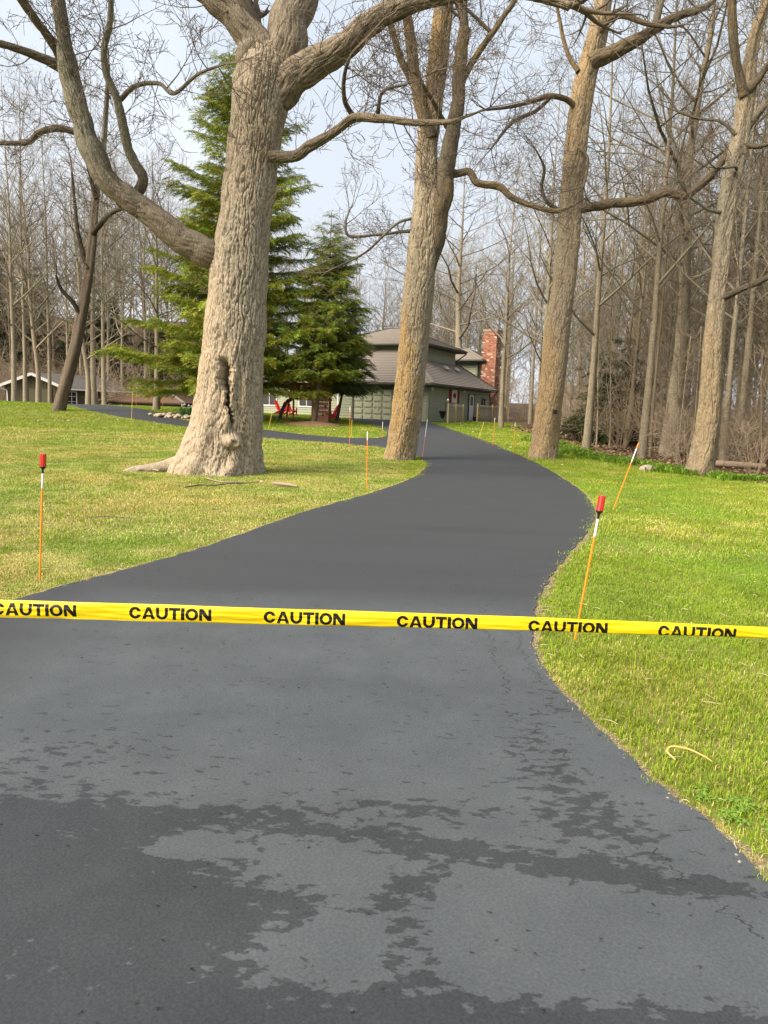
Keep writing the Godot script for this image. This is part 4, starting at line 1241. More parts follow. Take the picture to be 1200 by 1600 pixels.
	for q in [[-0.7, 0.46, M.flag_red], [0.0, 0.94, M.flag_white], [0.7, 0.46, M.flag_red]]:
		var mb := MB.new()
		mb.box(Vector3(q[0], 0.46, 0.0), Vector3(q[1], 0.92, 0.04))
		part("panel", mb, q[2], flag)
	var lf := [[0, 1.0], [0.18, 0.68], [0.36, 0.78], [0.28, 0.4], [0.55, 0.62], [0.62, 0.48], [0.92, 0.52], [0.82, 0.3], [0.98, 0.2], [0.5, -0.15], [0.55, -0.32], [0.06, -0.26], [0.06, -0.7]]
	var outline := PackedVector2Array()
	for p in lf: outline.append(Vector2(p[0], p[1]))
	for i in range(lf.size() - 1, 0, -1): outline.append(Vector2(-lf[i][0], lf[i][1]))
	var tri := Geometry2D.triangulate_polygon(outline)
	var leaf := MB.new()
	for i in range(0, tri.size(), 3):
		var w: Array[Vector3] = []
		for k in 3: w.append(Vector3(outline[tri[i + k]].x * 0.33, 0.43 + outline[tri[i + k]].y * 0.38, 0.028))
		if (w[1] - w[0]).cross(w[2] - w[0]).z > 0: leaf.tri(w[0], w[1], w[2])
		else: leaf.tri(w[0], w[2], w[1])
	part("maple_leaf", leaf, M.flag_leaf, flag)
	for run in [[-0.5, -3.1, "short picket fence beside the garage corner"], [-5.9, -12.2, "longer picket fence in front of the white side door"]]:
		var org := hx * Vector3(1.3, 0, run[0])
		org.y = hgt(org.x, org.z)
		var fn := thing("picket_fence", run[2], "fence", org, "weathered fences beside the house")
		fn.rotation.y = t.rotation.y
		var len: float = run[0] - run[1]
		for k in 3:
			var mb := MB.new()
			mb.box(Vector3(0, 0.62, -len * k / 2.0), Vector3(0.1, 1.44, 0.1))
			part("post", mb, M.fence_post, fn)
		for y in [0.25, 1.1]:
			var mb := MB.new()
			mb.box(Vector3(-0.07, y, -len / 2), Vector3(0.035, 0.08, len))
			part("rail", mb, M.fence_wood, fn)
		var pk := MB.new()
		pk.box(Vector3(0, 0.6, 0), Vector3(0.02, 1.2, 0.07))
		pk.poly([Vector3(-0.009, 1.2, 0.0225), Vector3(-0.009, 1.2, -0.0225), Vector3(-0.009, 1.24, 0)], Vector3(0.018, 0, 0))
		var pmesh := pk.commit()
		var n := int(len / 0.15)
		for k in n:
			var o := part("picket", pmesh, M.fence_wood, fn)
			o.position = Vector3(-0.043, rng.randf_range(-0.01, 0.02), -len * (k + 0.5) / n)
	var bin := thing("black_bin", "black slatted bin behind the fence under the white door", "bin", hx * Vector3(0.7, 0.0, -7.6))
	bin.rotation.y = t.rotation.y
	var bb := MB.new()
	bb.box(Vector3(0, 0.2, 0), Vector3(0.45, 0.5, 1.0))
	for k in 5: bb.box(Vector3(0.24, 0.2, -0.42 + 0.21 * k), Vector3(0.03, 0.54, 0.1))
	part("body", bb, M.black, bin)
	var pole := thing("planter_pole", "black pole with a hanging planter by the garage corner", "planter", hx * Vector3(0.75, 0.0, -1.3))
	var pb := MB.new()
	pb.lathe(Vector3.ZERO, [[0.022, -0.1], [0.022, 1.75], [0.04, 1.8], [0.0, 1.85]], 8)
	part("pole", pb, M.black, pole)
	pb = MB.new()
	pb.lathe(Vector3(-0.2, 0.0, 0.1), [[0.0, 0.3], [0.09, 0.32], [0.2, 0.62], [0.26, 0.78], [0.25, 0.8], [0.0, 0.76]], 12)
	part("pot", pb, M.black, pole)
	pb = MB.new()
	pb.lathe(Vector3(0.12, 1.5, 0.12), [[0.0, -0.06], [0.07, -0.04], [0.1, 0.05], [0.05, 0.13], [0.0, 0.14]], 10)
	part("globe", pb, M.flag_white, pole)
	var coil := thing("yellow_rosette", "round yellow ornament hung on the fence post", "ornament", hx * Vector3(1.39, 0.62, -5.95))
	coil.rotation.y = t.rotation.y + PI / 2
	var pm2 := MB.new()
	for k in 10:
		var a := TAU * k / 10
		var dd := Vector3(cos(a), sin(a), 0)
		pm2.poly([dd.rotated(Vector3.BACK, -0.3) * 0.07, dd * 0.2, dd.rotated(Vector3.BACK, 0.3) * 0.07], Vector3(0, 0, -0.015))
	part("petals", pm2, M.yellow_deep, coil)
	pm2 = MB.new()
	pm2.lathe(Vector3.ZERO, [[0.075, -0.01], [0.07, 0.02], [0.0, 0.03]], 12, Vector3.BACK)
	part("centre", pm2, M.bark_dark, coil)

func make_bungalow() -> void:
	var base := Vector3(-33.6, 0.62, -66.0)
	var t := thing("olive_bungalow", "low olive bungalow with white trim and a grey roof beyond the left lawn", "house", base)
	t.rotation.y = deg_to_rad(14)
	var w := 4.5
	var deep := 7.5
	# gable end faces the camera; x 0..w, the long side runs away to the right
	var e := 2.1
	var mb := MB.new()
	var pk := 0.95
	mb.poly([Vector3(0, -0.4, 0), Vector3(w, -0.4, 0), Vector3(w, e, 0), Vector3(w * 0.5, e + pk, 0), Vector3(0, e, 0)], Vector3(0, 0, -0.15))
	part("gable_wall", mb, M.olive, t)
	for i in 18:                                             # board and batten
		var x := 0.12 + i * (w - 0.24) / 17
		var bt := MB.new()
		var top := e + pk * (1.0 - absf(x - w / 2) / (w / 2)) - 0.1
		bt.box(Vector3(x, (top - 0.4) / 2, 0.012), Vector3(0.035, top + 0.4, 0.03))
		part("batten", bt, M.olive, t)
	var gd := MB.new()
	gd.box(Vector3(2.9, 0.75, 0.04), Vector3(1.9, 2.0, 0.05))
	part("garage_door", gd, M.olive_door, t)
	var long := 8.8
	wall("long_wall", t, Vector3(w, -0.4, 0), Vector3(w + 5.2, -0.4, -3.0), e + 0.4, M.olive, 0.24)
	wall("end_wall", t, Vector3(w + 5.2, -0.4, -3.0), Vector3(w + 3.0, -0.4, -8.0), e + 0.4, M.olive, 0.24)
	var dir := Vector3(5.2, 0, -3.0).normalized()
	var o0 := Vector3(-0.45, e - 0.16, 0.4)
	var ridge := Vector3(w / 2, e + pk + 0.06, 0.4)
	var rr := ridge + dir * 6.0
	var eave := Vector3(w + 0.45, e - 0.16, 0.35)
	var eave2 := eave + dir * 6.6
	var rf := MB.new()
	rf.poly([eave, eave2, rr, ridge], Vector3(0, -0.1, 0))
	rf.poly([ridge, rr, rr + Vector3(-w / 2 - 0.4, -1.1, -2), o0], Vector3(0, -0.1, 0))
	rf.poly([eave2, rr + Vector3(0.5, -1.1, -3.0), rr], Vector3(0, -0.1, 0))
	var roof := part("roof", rf, M.roof_grey, t)
	var fb := MB.new()
	fb.bar(o0 + Vector3(0, -0.09, 0.04), ridge + Vector3(0, -0.09, 0.04), 0.06, 0.24)
	fb.bar(ridge + Vector3(0, -0.09, 0.045), eave + Vector3(0, -0.09, 0.045), 0.06, 0.24)
	part("barge_board", fb, M.white, roof)
	fb = MB.new()
	fb.bar(eave + Vector3(0.02, -0.14, 0.03), eave2 + Vector3(0.02, -0.14, 0.03), 0.1, 0.17)
	part("gutter", fb, M.white, roof)
	fb = MB.new()
	fb.bar(o0 + Vector3(0.1, -0.2, -0.05), Vector3(0.2, e - 0.6, 0.08), 0.08, 0.08)
	fb.bar(Vector3(0.2, e - 0.6, 0.08), Vector3(0.2, -0.4, 0.08), 0.08, 0.08)
	part("downpipe", fb, M.white, t)
	var turn := atan2(3.0, 5.2)
	var out := dir.cross(Vector3.UP)
	for q in [[1.0, 0.95], [2.9, 0.7], [4.4, 0.7]]:
		framed("window", t, Vector3(w, 0.95, 0) + dir * q[0] + out * 0.03, Vector2(q[1], 1.35), turn, M.white, M.glass, 2, 3)

	var b2 := Vector3(-22.2, -0.4, -60.5)
	var c := thing("brown_roofed_cabin", "low cabin with a brown hip roof in the hollow behind the left lawn", "house", b2)
	c.rotation.y = deg_to_rad(-8)
	wall("front_wall", c, Vector3(0, -0.4, 0), Vector3(5.6, -0.4, 0), 2.2, M.grey_wall, 0.2)
	wall("side_wall", c, Vector3(5.6, -0.4, 0), Vector3(5.6, -0.4, -4.4), 2.2, M.grey_wall, 0.2)
	wall("side_wall", c, Vector3(0, -0.4, -4.4), Vector3(0, -0.4, 0), 2.2, M.grey_wall, 0.2)
	hip("roof", c, -0.7, 6.4, -5.0, 0.7, 1.95, 0.36, M.roof_brown)
	eaves(c, -0.7, 6.4, -5.0, 0.7, 1.95, 0.5, M.bark_dark, M.soffit)
	framed("window", c, Vector3(3.2, 1.2, 0.03), Vector2(1.2, 0.7), 0, M.bark_dark, M.glass, 2, 1)

# ------------------------------------------------------------------ yard things
func make_playset() -> void:
	var t := thing("wooden_playset", "red-brown timber climbing frame with slide and climbing wall behind the small spruce", "playset", on(-4.55, -45.6))
	t.rotation.y = 0.12
	for p in [[-1.15, 0.5], [0.0, 0.5], [1.05, 0.5], [-1.15, -0.7], [0.0, -0.7], [1.05, -0.7]]:
		var mb := MB.new()
		mb.box(Vector3(p[0], 1.25, p[1]), Vector3(0.11, 2.9, 0.11))
		part("post", mb, M.cedar, t)
	for k in 4:
		var mb := MB.new()
		mb.box(Vector3(-0.05, 1.42 + 0.0 * k, 0.35 - 0.32 * k), Vector3(2.3, 0.04, 0.28))
		part("deck_board", mb, M.cedar, t)
	for k in 5:
		for z in [0.57, -0.77]:
			var mb := MB.new()
			mb.box(Vector3(-0.9 + 0.42 * k, 1.85, z), Vector3(0.3, 0.75, 0.03))
			part("rail_board", mb, M.cedar, t)
	for y in [1.35, 2.25]:
		var mb := MB.new()
		mb.box(Vector3(-0.05, y, 0.62), Vector3(2.4, 0.12, 0.05))
		part("beam", mb, M.cedar, t)
	for k in 6:                                               # leaning climbing wall
		var mb := MB.new()
		mb.box(Vector3(0.42, 0.14 + 0.24 * k, 1.02 - 0.075 * k), Vector3(1.0, 0.225, 0.035), Basis(Vector3.RIGHT, -0.3))
		part("climbing_board", mb, M.cedar_pale, t)
	for p in [[0.15, 0.3], [0.6, 0.45], [0.3, 0.75], [0.75, 0.95], [0.2, 1.15], [0.55, 1.3]]:
		var mb := MB.new()
		mb.lathe(Vector3(p[0], p[1], 1.08 - 0.31 * p[1]), [[0.075, 0.0], [0.06, 0.04], [0.0, 0.055]], 7, Vector3.BACK)
		part("hold", mb, M.hold_green, t)
	for s in [-1.0, 1.0]:                                     # slanting props beside the slide
		var mb := MB.new()
		mb.bar(Vector3(-1.6, -0.1, 0.1 + 0.75 * s), Vector3(-1.25, 2.3, 0.1), 0.09, 0.09)
		part("leg", mb, M.cedar, t)
	var sl := MB.new()
	var pts := [Vector3(-1.0, 1.4, 0.2), Vector3(-1.6, 1.05, 0.25), Vector3(-1.85, 0.5, 0.3), Vector3(-1.95, 0.05, 0.35)]
	for i in 3:
		for z in [-0.28, 0.28]: sl.bar(pts[i] + Vector3(0, 0.08, z), pts[i + 1] + Vector3(0, 0.08, z), 0.04, 0.2)
		sl.bar(pts[i], pts[i + 1], 0.54, 0.03)
	part("slide", sl, M.black_plastic, t)
	var tb := MB.new()
	tb.bar(Vector3(-1.15, 2.6, 0.56), Vector3(1.9, 2.6, 0.5), 0.12, 0.16)
	part("top_beam", tb, M.cedar, t)

func make_chair() -> Node3D:
	var t := Node3D.new()
	for k in 5:
		var mb := MB.new()
		var h: float = [0.86, 0.95, 1.0, 0.95, 0.86][k]
		mb.bar(Vector3(-0.22 + 0.11 * k, 0.28, -0.15), Vector3(-0.25 + 0.125 * k, h, -0.48), 0.1, 0.025)
		part("back_slat", mb, M.red_paint, t)
	for k in 5:
		var mb := MB.new()
		mb.box(Vector3(0, 0.37 - 0.02 * k, 0.3 - 0.11 * k), Vector3(0.54, 0.025, 0.1), Basis(Vector3.RIGHT, 0.2))
		part("seat_slat", mb, M.red_paint, t)
	for s in [-1.0, 1.0]:
		var mb := MB.new()
		mb.box(Vector3(0.33 * s, 0.55, 0.05), Vector3(0.14, 0.025, 0.72))
		part("arm", mb, M.red_paint, t)
		mb = MB.new()
		mb.box(Vector3(0.3 * s, 0.26, 0.32), Vector3(0.04, 0.54, 0.1))
		part("leg", mb, M.red_paint, t)
		mb = MB.new()
		mb.bar(Vector3(0.29 * s, 0.36, 0.34), Vector3(0.29 * s, 0.02, -0.5), 0.03, 0.12)
		part("leg", mb, M.red_paint, t)
	return t

func materials() -> void:
	var bark := mat(1, 1, 1, 0.95, 0.2)
	bark.vertex_color_use_as_albedo = true
	tri_mat(bark, noise_tex(0.03, Color(0.45, 0.44, 0.43), Color(1.4, 1.36, 1.3), 512, 5, 3), Vector3(1.7, 0.6, 1.7), false)
	bark.heightmap_enabled = true
	bark.heightmap_scale = 2.2
	var hb := noise_tex(0.02, Color(0, 0, 0), Color(1, 1, 1), 512, 5, 4)
	(hb.noise as FastNoiseLite).fractal_type = FastNoiseLite.FRACTAL_RIDGED
	bark.heightmap_texture = hb
	M.bark = bark
	var tw := mat(1, 1, 1, 0.9, 0.25)
	tw.vertex_color_use_as_albedo = true
	M.twig = tw
	M.tint = tw
	var nd := mat(1, 1, 1, 0.65, 0.35)
	nd.vertex_color_use_as_albedo = true
	nd.backlight_enabled = true
	nd.backlight = Color(0.2, 0.25, 0.1)
	M.needles = nd
	var gr := mat(1, 1, 1, 0.7, 0.3)
	gr.vertex_color_use_as_albedo = true
	gr.backlight_enabled = true
	gr.backlight = Color(0.35, 0.4, 0.2)
	M.grass = gr
	var gd := mat(1, 1, 1, 0.95, 0.2)
	gd.vertex_color_use_as_albedo = true
	M.ground = tri_mat(gd, noise_tex(0.06, Color(0.6, 0.58, 0.55), Color(1.3, 1.3, 1.25), 512, 5, 7), Vector3(0.9, 0.9, 0.9))
	M.asphalt = asphalt_material()
	var streak := noise_tex(0.05, Color(0.82, 0.82, 0.82), Color(1.12, 1.12, 1.12), 256, 4, 12)
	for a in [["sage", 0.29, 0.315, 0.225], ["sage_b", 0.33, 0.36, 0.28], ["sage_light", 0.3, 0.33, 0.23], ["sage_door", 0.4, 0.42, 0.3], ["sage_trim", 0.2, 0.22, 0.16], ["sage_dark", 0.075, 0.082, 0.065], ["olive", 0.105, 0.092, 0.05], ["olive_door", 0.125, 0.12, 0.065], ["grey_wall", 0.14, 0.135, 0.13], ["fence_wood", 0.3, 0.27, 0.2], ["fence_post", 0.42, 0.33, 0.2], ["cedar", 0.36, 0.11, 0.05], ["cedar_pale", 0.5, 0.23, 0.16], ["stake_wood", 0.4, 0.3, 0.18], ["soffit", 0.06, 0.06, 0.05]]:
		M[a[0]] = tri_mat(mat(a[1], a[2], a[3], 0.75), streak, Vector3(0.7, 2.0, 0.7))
	var shingle := noise_tex(0.05, Color(0.68, 0.66, 0.64), Color(1.2, 1.18, 1.15), 512, 5, 13)
	for a in [["roof", 0.27, 0.245, 0.22], ["roof_cap", 0.24, 0.22, 0.195], ["roof_grey", 0.16, 0.155, 0.15], ["roof_brown", 0.19, 0.125, 0.09]]:
		M[a[0]] = tri_mat(mat(a[1], a[2], a[3], 0.95, 0.2), shingle, Vector3(0.9, 2.2, 0.9))
	M.brick = mat(0.3, 0.2, 0.15, 0.95)
	M.white = mat(0.74, 0.74, 0.72, 0.55)
	M.vent = mat(0.4, 0.4, 0.38, 0.6)
	M.black = mat(0.014, 0.014, 0.015, 0.5)
	M.black_plastic = mat(0.012, 0.013, 0.016, 0.4)
	M.bark_dark = mat(0.05, 0.038, 0.028, 0.9)
	M.orange = mat(0.78, 0.22, 0.015, 0.5)
	M.yellow = mat(0.72, 0.5, 0.06, 0.5)
	M.yellow_pale = mat(0.75, 0.62, 0.25, 0.5)
	M.yellow_deep = mat(0.75, 0.42, 0.03, 0.6)
	M.pink = mat(0.7, 0.16, 0.13, 0.5)
	M.red_lens = mat(0.62, 0.012, 0.01, 0.15, 0.6)
	M.red_lens.clearcoat_enabled = true
	M.red_lens.clearcoat = 0.8
	M.red_rib = mat(0.4, 0.008, 0.008, 0.2, 0.6)
	M.red_paint = mat(0.58, 0.02, 0.025, 0.5)
	M.flag_red = mat(0.2, 0.018, 0.028, 0.7)
	M.flag_leaf = mat(0.13, 0.015, 0.02, 0.7)
	M.flag_white = mat(0.68, 0.66, 0.62, 0.7)
	M.hold_green = mat(0.06, 0.12, 0.08, 0.5)
	M.mulch = mat(0.24, 0.15, 0.085, 0.95)
	M.stone = tri_mat(mat(0.4, 0.34, 0.27, 0.9), shingle, Vector3(2, 2, 2))
	var gl := mat(0.02, 0.022, 0.025, 0.08, 0.5)
	M.glass = gl
	M.straw = mat(0.62, 0.38, 0.12, 0.6)
	M.dead_wood = tri_mat(mat(0.3, 0.24, 0.18, 0.9), shingle, Vector3(6, 6, 6))
	M.dead_dark = mat(0.09, 0.075, 0.055, 0.9)
	M.cut_wood = mat(0.5, 0.34, 0.18, 0.9)

func stone_mesh(seed_: int) -> ArrayMesh:
	var s := SphereMesh.new()
	s.radius = 0.5; s.height = 1.0; s.radial_segments = 14; s.rings = 8
	var a := s.get_mesh_arrays()
	var v: PackedVector3Array = a[Mesh.ARRAY_VERTEX]
	for i in v.size():
		var k := 1.0 + 0.35 * noise_c.get_noise_3d(v[i].x * 9 + seed_ * 13.0, v[i].y * 9, v[i].z * 9) + 0.12 * noise_a.get_noise_3d(v[i].x * 9 + seed_, v[i].y * 9, v[i].z * 9)
		v[i] = Vector3(v[i].x, v[i].y * 0.62, v[i].z * 0.8) * k
	a[Mesh.ARRAY_VERTEX] = v
	a[Mesh.ARRAY_NORMAL] = null
	a[Mesh.ARRAY_TANGENT] = null
	var st := SurfaceTool.new()
	st.create_from_arrays(a)
	st.generate_normals()
	return st.commit()

func litter() -> void:
	var mb := MB.new()
	var p := [Vector3(-0.5, 0.05, 0), Vector3(-0.1, 0, -0.34), Vector3(0.5, 0.12, 0.0), Vector3(-0.1, 0.14, 0.33)]
	mb.tri(p[0], p[3], p[1]); mb.tri(p[1], p[3], p[2])
	var leaf := mb.commit()
	var xs: Array[Transform3D] = []
	var cs: Array[Color] = []
	for i in 14000:
		var d := lerpf(15.0, 48.0, pow(rng.randf(), 0.8))
		var x := wood_edge(d) + (pow(rng.randf(), 1.6) * 13.0 - 0.7)
		var sc := rng.randf_range(0.07, 0.16)
		xs.append(Transform3D(Basis.from_euler(Vector3(rng.randf_range(-0.6, 0.6), rng.randf() * TAU, rng.randf_range(-0.6, 0.6))).scaled(Vector3.ONE * sc), on(x, -d, 0.015 + rng.randf() * 0.03)))
		var g := rng.randf_range(0.55, 1.5)
		cs.append(Color(0.22 * g, 0.15 * g, 0.095 * g))
	var o := multi("leaf_litter", leaf, M.tint, xs, cs)
	add_child(o)
	tag(o, "brown leaf litter covering the floor of the wood right of the lawn", "leaf litter", "", "stuff")
	xs = []
	cs = []
	for i in 420:
		var d := rng.randf_range(14.0, 52.0)
		var x := rng.randf_range(-0.55, 0.3) * d
		if in_drive(Vector2(x, -d)) or x > wood_edge(d): continue
		if d < 32.0 and rng.randf() < 0.8: continue
		var sc := rng.randf_range(0.06, 0.14)
		xs.append(Transform3D(Basis.from_euler(Vector3(rng.randf_range(-0.5, 0.5), rng.randf() * TAU, rng.randf_range(-0.5, 0.5))).scaled(Vector3.ONE * sc), on(x, -d, 0.05)))
		var g := rng.randf_range(0.7, 1.25)
		cs.append(Color(0.5 * g, 0.42 * g, 0.3 * g))
	o = multi("fallen_leaves", leaf, M.tint, xs, cs)
	add_child(o)
	tag(o, "pale dry leaves scattered over the far lawns", "leaves", "", "stuff")
	# shoots of green ground cover along the wood's edge
	var gm := MB.new()
	for i in 26:
		var a := rng.randf() * TAU
		var q := Vector3(rng.randf_range(-0.16, 0.16), -0.02, rng.randf_range(-0.16, 0.16))
		var dd := Vector3(cos(a), 0, sin(a))
		var s := Vector3(-dd.z, 0, dd.x) * 0.012
		var h := rng.randf_range(0.1, 0.24)
		var mid := q + dd * h * 0.25 + Vector3(0, h * 0.75, 0)
		var tip := q + dd * h * 0.75 + Vector3(0, h * 0.85, 0)
		gm.tri(q - s, q + s, mid + s); gm.tri(q - s, mid + s, mid - s); gm.tri(mid - s, mid + s, tip)
		var t := rng.randf_range(0.75, 1.3)
		for k in 9: gm.c.append(Color(0.16 * t, 0.27 * t, 0.03 * t))
	var gmesh := gm.commit()
	xs = []
	cs = []
	for i in 1500:
		var d := rng.randf_range(19.8, 38.0)
		var x := wood_edge(d) - 0.45 + rng.randfn(0, 0.35) - (0.7 if d > 27 else 0.0)
		if noise_c.get_noise_2d(x * 5.0, d * 5.0) < -0.12 or bare_spot(x, -d): continue
		xs.append(Transform3D(Basis(Vector3.UP, rng.randf() * TAU).scaled(Vector3.ONE * rng.randf_range(0.6, 1.2)), on(x, -d)))
		var g := rng.randf_range(0.8, 1.2)
		cs.append(Color(g, g, g))
	o = multi("ground_cover", gmesh, M.grass, xs, cs)
	add_child(o)
	tag(o, "bright green leafy shoots in a band along the wood's edge", "ground cover", "", "stuff")
	# mulch
	xs = []
	cs = []
	for i in 1500:
		var a := rng.randf() * TAU
		var r := sqrt(rng.randf())
		var x := -4.2 + cos(a) * r * 1.75
		var z := -42.7 + sin(a) * r * 1.35
		xs.append(Transform3D(Basis.from_euler(Vector3(rng.randf_range(-0.7, 0.7), rng.randf() * TAU, 0)).scaled(Vector3(0.1, 0.06, 0.06)), on(x, z, 0.02 + 0.2 * (1.0 - r))))
		var g := rng.randf_range(0.6, 1.4)
		cs.append(Color(0.3 * g, 0.17 * g, 0.09 * g))
	var bed := thing("mulch_bed", "round heap of wood-chip mulch under the small spruce", "mulch", on(-4.2, -42.7))
	var hm := MB.new()
	hm.lathe(Vector3.ZERO, [[1.85, -0.06], [1.5, 0.06], [0.9, 0.14], [0.3, 0.2], [0.0, 0.21]], 24)
	part("heap", hm, M.mulch, bed, true)
	for i in xs.size(): xs[i].origin -= bed.position
	var chips := multi("chips", leaf, M.tint, xs, cs)
	chips.set_meta("kind", "stuff")
	bed.add_child(chips, true)

func plant_woods() -> void:
	var grey := Color(0.3, 0.265, 0.2)
	var brown := Color(0.265, 0.22, 0.155)
	var protos := [
		wood_tree("bare_tree", 18.5, 0.15, 0.26, 34, 3.8, Vector3(0.01, 0, 0), grey, 1.0),
		wood_tree("bare_tree", 17.0, 0.11, 0.22, 32, 3.2, Vector3(-0.02, 0, 0.01), brown, 1.2),
		wood_tree("bare_tree", 20.0, 0.2, 0.32, 34, 4.6, Vector3(0.02, 0, 0), grey, 0.8),
		wood_tree("bare_tree", 15.0, 0.08, 0.2, 30, 2.7, Vector3(0.03, 0, -0.02), brown, 1.3),
		wood_tree("bare_tree", 19.0, 0.17, 0.2, 42, 5.0, Vector3(0, 0, 0), grey, 0.75),
	]
	var sap := [wood_tree("sapling", 6.0, 0.032, 0.15, 14, 1.9, Vector3(0.05, 0, 0), brown, 1.0), wood_tree("sapling", 7.5, 0.04, 0.18, 16, 2.2, Vector3(-0.04, 0, 0.02), grey, 1.2), wood_tree("sapling", 4.5, 0.024, 0.1, 13, 1.6, Vector3(-0.06, 0, 0), Color(0.3, 0.25, 0.18), 0.9)]
	var bru := [brush("bare_shrub", 9, 2.3, Color(0.27, 0.215, 0.155)), brush("bare_shrub", 12, 1.5, Color(0.33, 0.265, 0.19))]
	var put := func(src: Node3D, called: String, x: float, z: float, sc: Vector3, label: String, group: String, category := "tree") -> void:
		var o: Node3D = src.duplicate()
		o.name = numbered(called)
		add_child(o)
		o.position = on(x, z)
		o.rotation.y = rng.randf() * TAU
		o.scale = sc
		tag(o, label, category, group)
	var at := func(px: float, d: float) -> float: return (px - 600.0) / 1164.0 * d * 0.995
	# single trees one can point to: column in the photograph at the trunk's foot, distance, girth, height, kind, label
	for a in [[776.0, 46.6, 1.05, 0.9, 0, "grey trunk standing right beside the brick chimney"], [838.0, 36.0, 0.95, 0.85, 4, "dark bare tree with many rising branches just left of the lichen-covered maple"], [706.0, 72.0, 2.3, 1.15, 2, "thick dark tree rising behind the roof of the green house"], [242.0, 45.7, 1.35, 0.8, 0, "short dark trunk under the large spruce beside the rock pile"], [915.0, 31.0, 1.1, 1.0, 0, "grey trunk just right of the lichen-covered maple at the wood's edge"], [1035.0, 30.0, 1.6, 1.05, 2, "thick shaded trunk deep between the two right-hand maples"], [1150.0, 26.0, 0.95, 1.0, 0, "straight trunk just right of the rightmost maple"], [1178.0, 27.5, 1.05, 1.0, 1, "second trunk right of the rightmost maple"]]:
		var z: float = -a[1]
		var g: float = a[2]
		put.call(protos[a[4]], "bare_tree", at.call(a[0], a[1]), z, Vector3(g, a[3], g), a[5], "")
	for q in [[35.0, "left of two close bare trunks crossing the bungalow's gable"], [48.0, "right of two close bare trunks crossing the bungalow's gable"], [75.0, "bare trunk before the bungalow's garage door"], [124.0, "bare trunk between the bungalow's first and second window"], [143.0, "bare trunk at the bungalow's second window"], [158.0, "bare trunk at the right end of the bungalow"], [20.0, "leftmost bare trunk before the bungalow, at its downpipe"]]:
		var px: float = q[0]
		var d := rng.randf_range(57.0, 62.0)
		var g := rng.randf_range(0.9, 1.3)
		put.call(protos[[0, 2, 4][rng.randi() % 3]], "bare_tree", at.call(px, d), -d, Vector3(g, rng.randf_range(1.05, 1.3), g), q[1], "trees before the bungalow")
	# rows deeper in
	var spots := PackedVector2Array()
	var zone := func(n: int, x0: float, x1: float, d0: float, d1: float, gap: float, edge: bool) -> PackedVector2Array:
		var out := PackedVector2Array()
		for i in n * 12:
			if out.size() >= n: break
			var d := rng.randf_range(d0, d1)
			var x := rng.randf_range(x0, x1)
			if edge: x = wood_edge(d) + 0.9 + x
			if absf(x) > 0.6 * d + 3.0: continue
			var h := Vector2(x - 2.68, -d + 50.53).rotated(deg_to_rad(-28))      # not inside the house
			if h.x > -22.0 and h.x < 2.2 and h.y < 2.0 and h.y > -22.0: continue
			var ok := true
			for s in spots:
				if s.distance_to(Vector2(x, -d)) < gap: ok = false; break
			if ok:
				spots.append(Vector2(x, -d)); out.append(Vector2(x, -d))
		return out
	var where := func(p: Vector2, deep: float) -> String:
		var px := 600.0 + p.x / -p.y * 1164.0
		var c := "left of the lichen-spotted maple"
		if px > 840.0: c = "behind the lichen-spotted maple"
		if px > 905.0: c = "just right of the lichen-spotted maple"
		if px > 980.0: c = "midway between the two right-hand maples"
		if px > 1060.0: c = "behind the slim leaning maple"
		if px > 1135.0: c = "right of the slim leaning maple"
		return ("at the front of the wood, " if deep < 4.0 else ("further inside the wood, " if deep < 9.0 else "deep inside the wood, ")) + c
	for p in zone.call(70, 0.0, 15.0, 22.0, 54.0, 1.3, true):
		if p.distance_to(Vector2(9.15, -21.7)) < 1.5: continue
		var g := rng.randf_range(0.55, 1.05)
		var k: int = [0, 1, 1, 3, 3, 4][rng.randi() % 6]
		put.call(protos[k], "bare_tree", p.x, p.y, Vector3(g, rng.randf_range(0.8, 1.1), g), ("grey bare tree " if k in [0, 4] else "thin brownish bare tree ") + where.call(p, p.x - wood_edge(-p.y)), "trees of the right-hand wood")
	for p in zone.call(50, 2.0, 48.0, 54.0, 88.0, 1.9, false):
		var g := rng.randf_range(0.7, 1.2)
		put.call(protos[rng.randi() % 5], "bare_tree", p.x, p.y, Vector3(g, rng.randf_range(0.85, 1.05), g), "bare tree in the far background " + ("just right of the chimney" if p.x / -p.y < 0.21 else ("beyond the right-hand wood" if p.x / -p.y > 0.3 else "left of the lichen-spotted maple's trunk")), "trees far behind the chimney")
	for p in zone.call(40, -22.0, 14.0, 78.0, 108.0, 2.0, false):
		var g := rng.randf_range(0.8, 1.4)
		put.call(protos[rng.randi() % 5], "bare_tree", p.x, p.y, Vector3(g, rng.randf_range(0.85, 1.1), g), "bare tree far behind the " + ("spruces" if p.x < -4.0 else "roofs of the green house"), "trees far behind the house")
	for p in zone.call(96, -66.0, -14.0, 70.0, 108.0, 1.6, false):
		var g := rng.randf_range(0.7, 1.3)
		put.call(protos[rng.randi() % 5], "bare_tree", p.x, p.y, Vector3(g, rng.randf_range(0.95, 1.25), g), "bare tree on the wooded slope " + ("low down " if p.y > -84.0 else "high up ") + ("behind the bungalow's gable" if p.x / -p.y < -0.45 else ("behind the bungalow's long roof" if p.x / -p.y < -0.36 else "behind the brown-roofed cabin")), "trees on the left-hand slope")
	for p in zone.call(95, -0.5, 11.0, 19.5, 48.0, 0.4, true):
		var g := rng.randf_range(0.8, 1.3)
		put.call(sap[rng.randi() % 3], "sapling", p.x, p.y, Vector3(g, rng.randf_range(0.7, 1.3), g), "thin bare sapling " + where.call(p, p.x - wood_edge(-p.y)), "saplings of the right-hand wood")
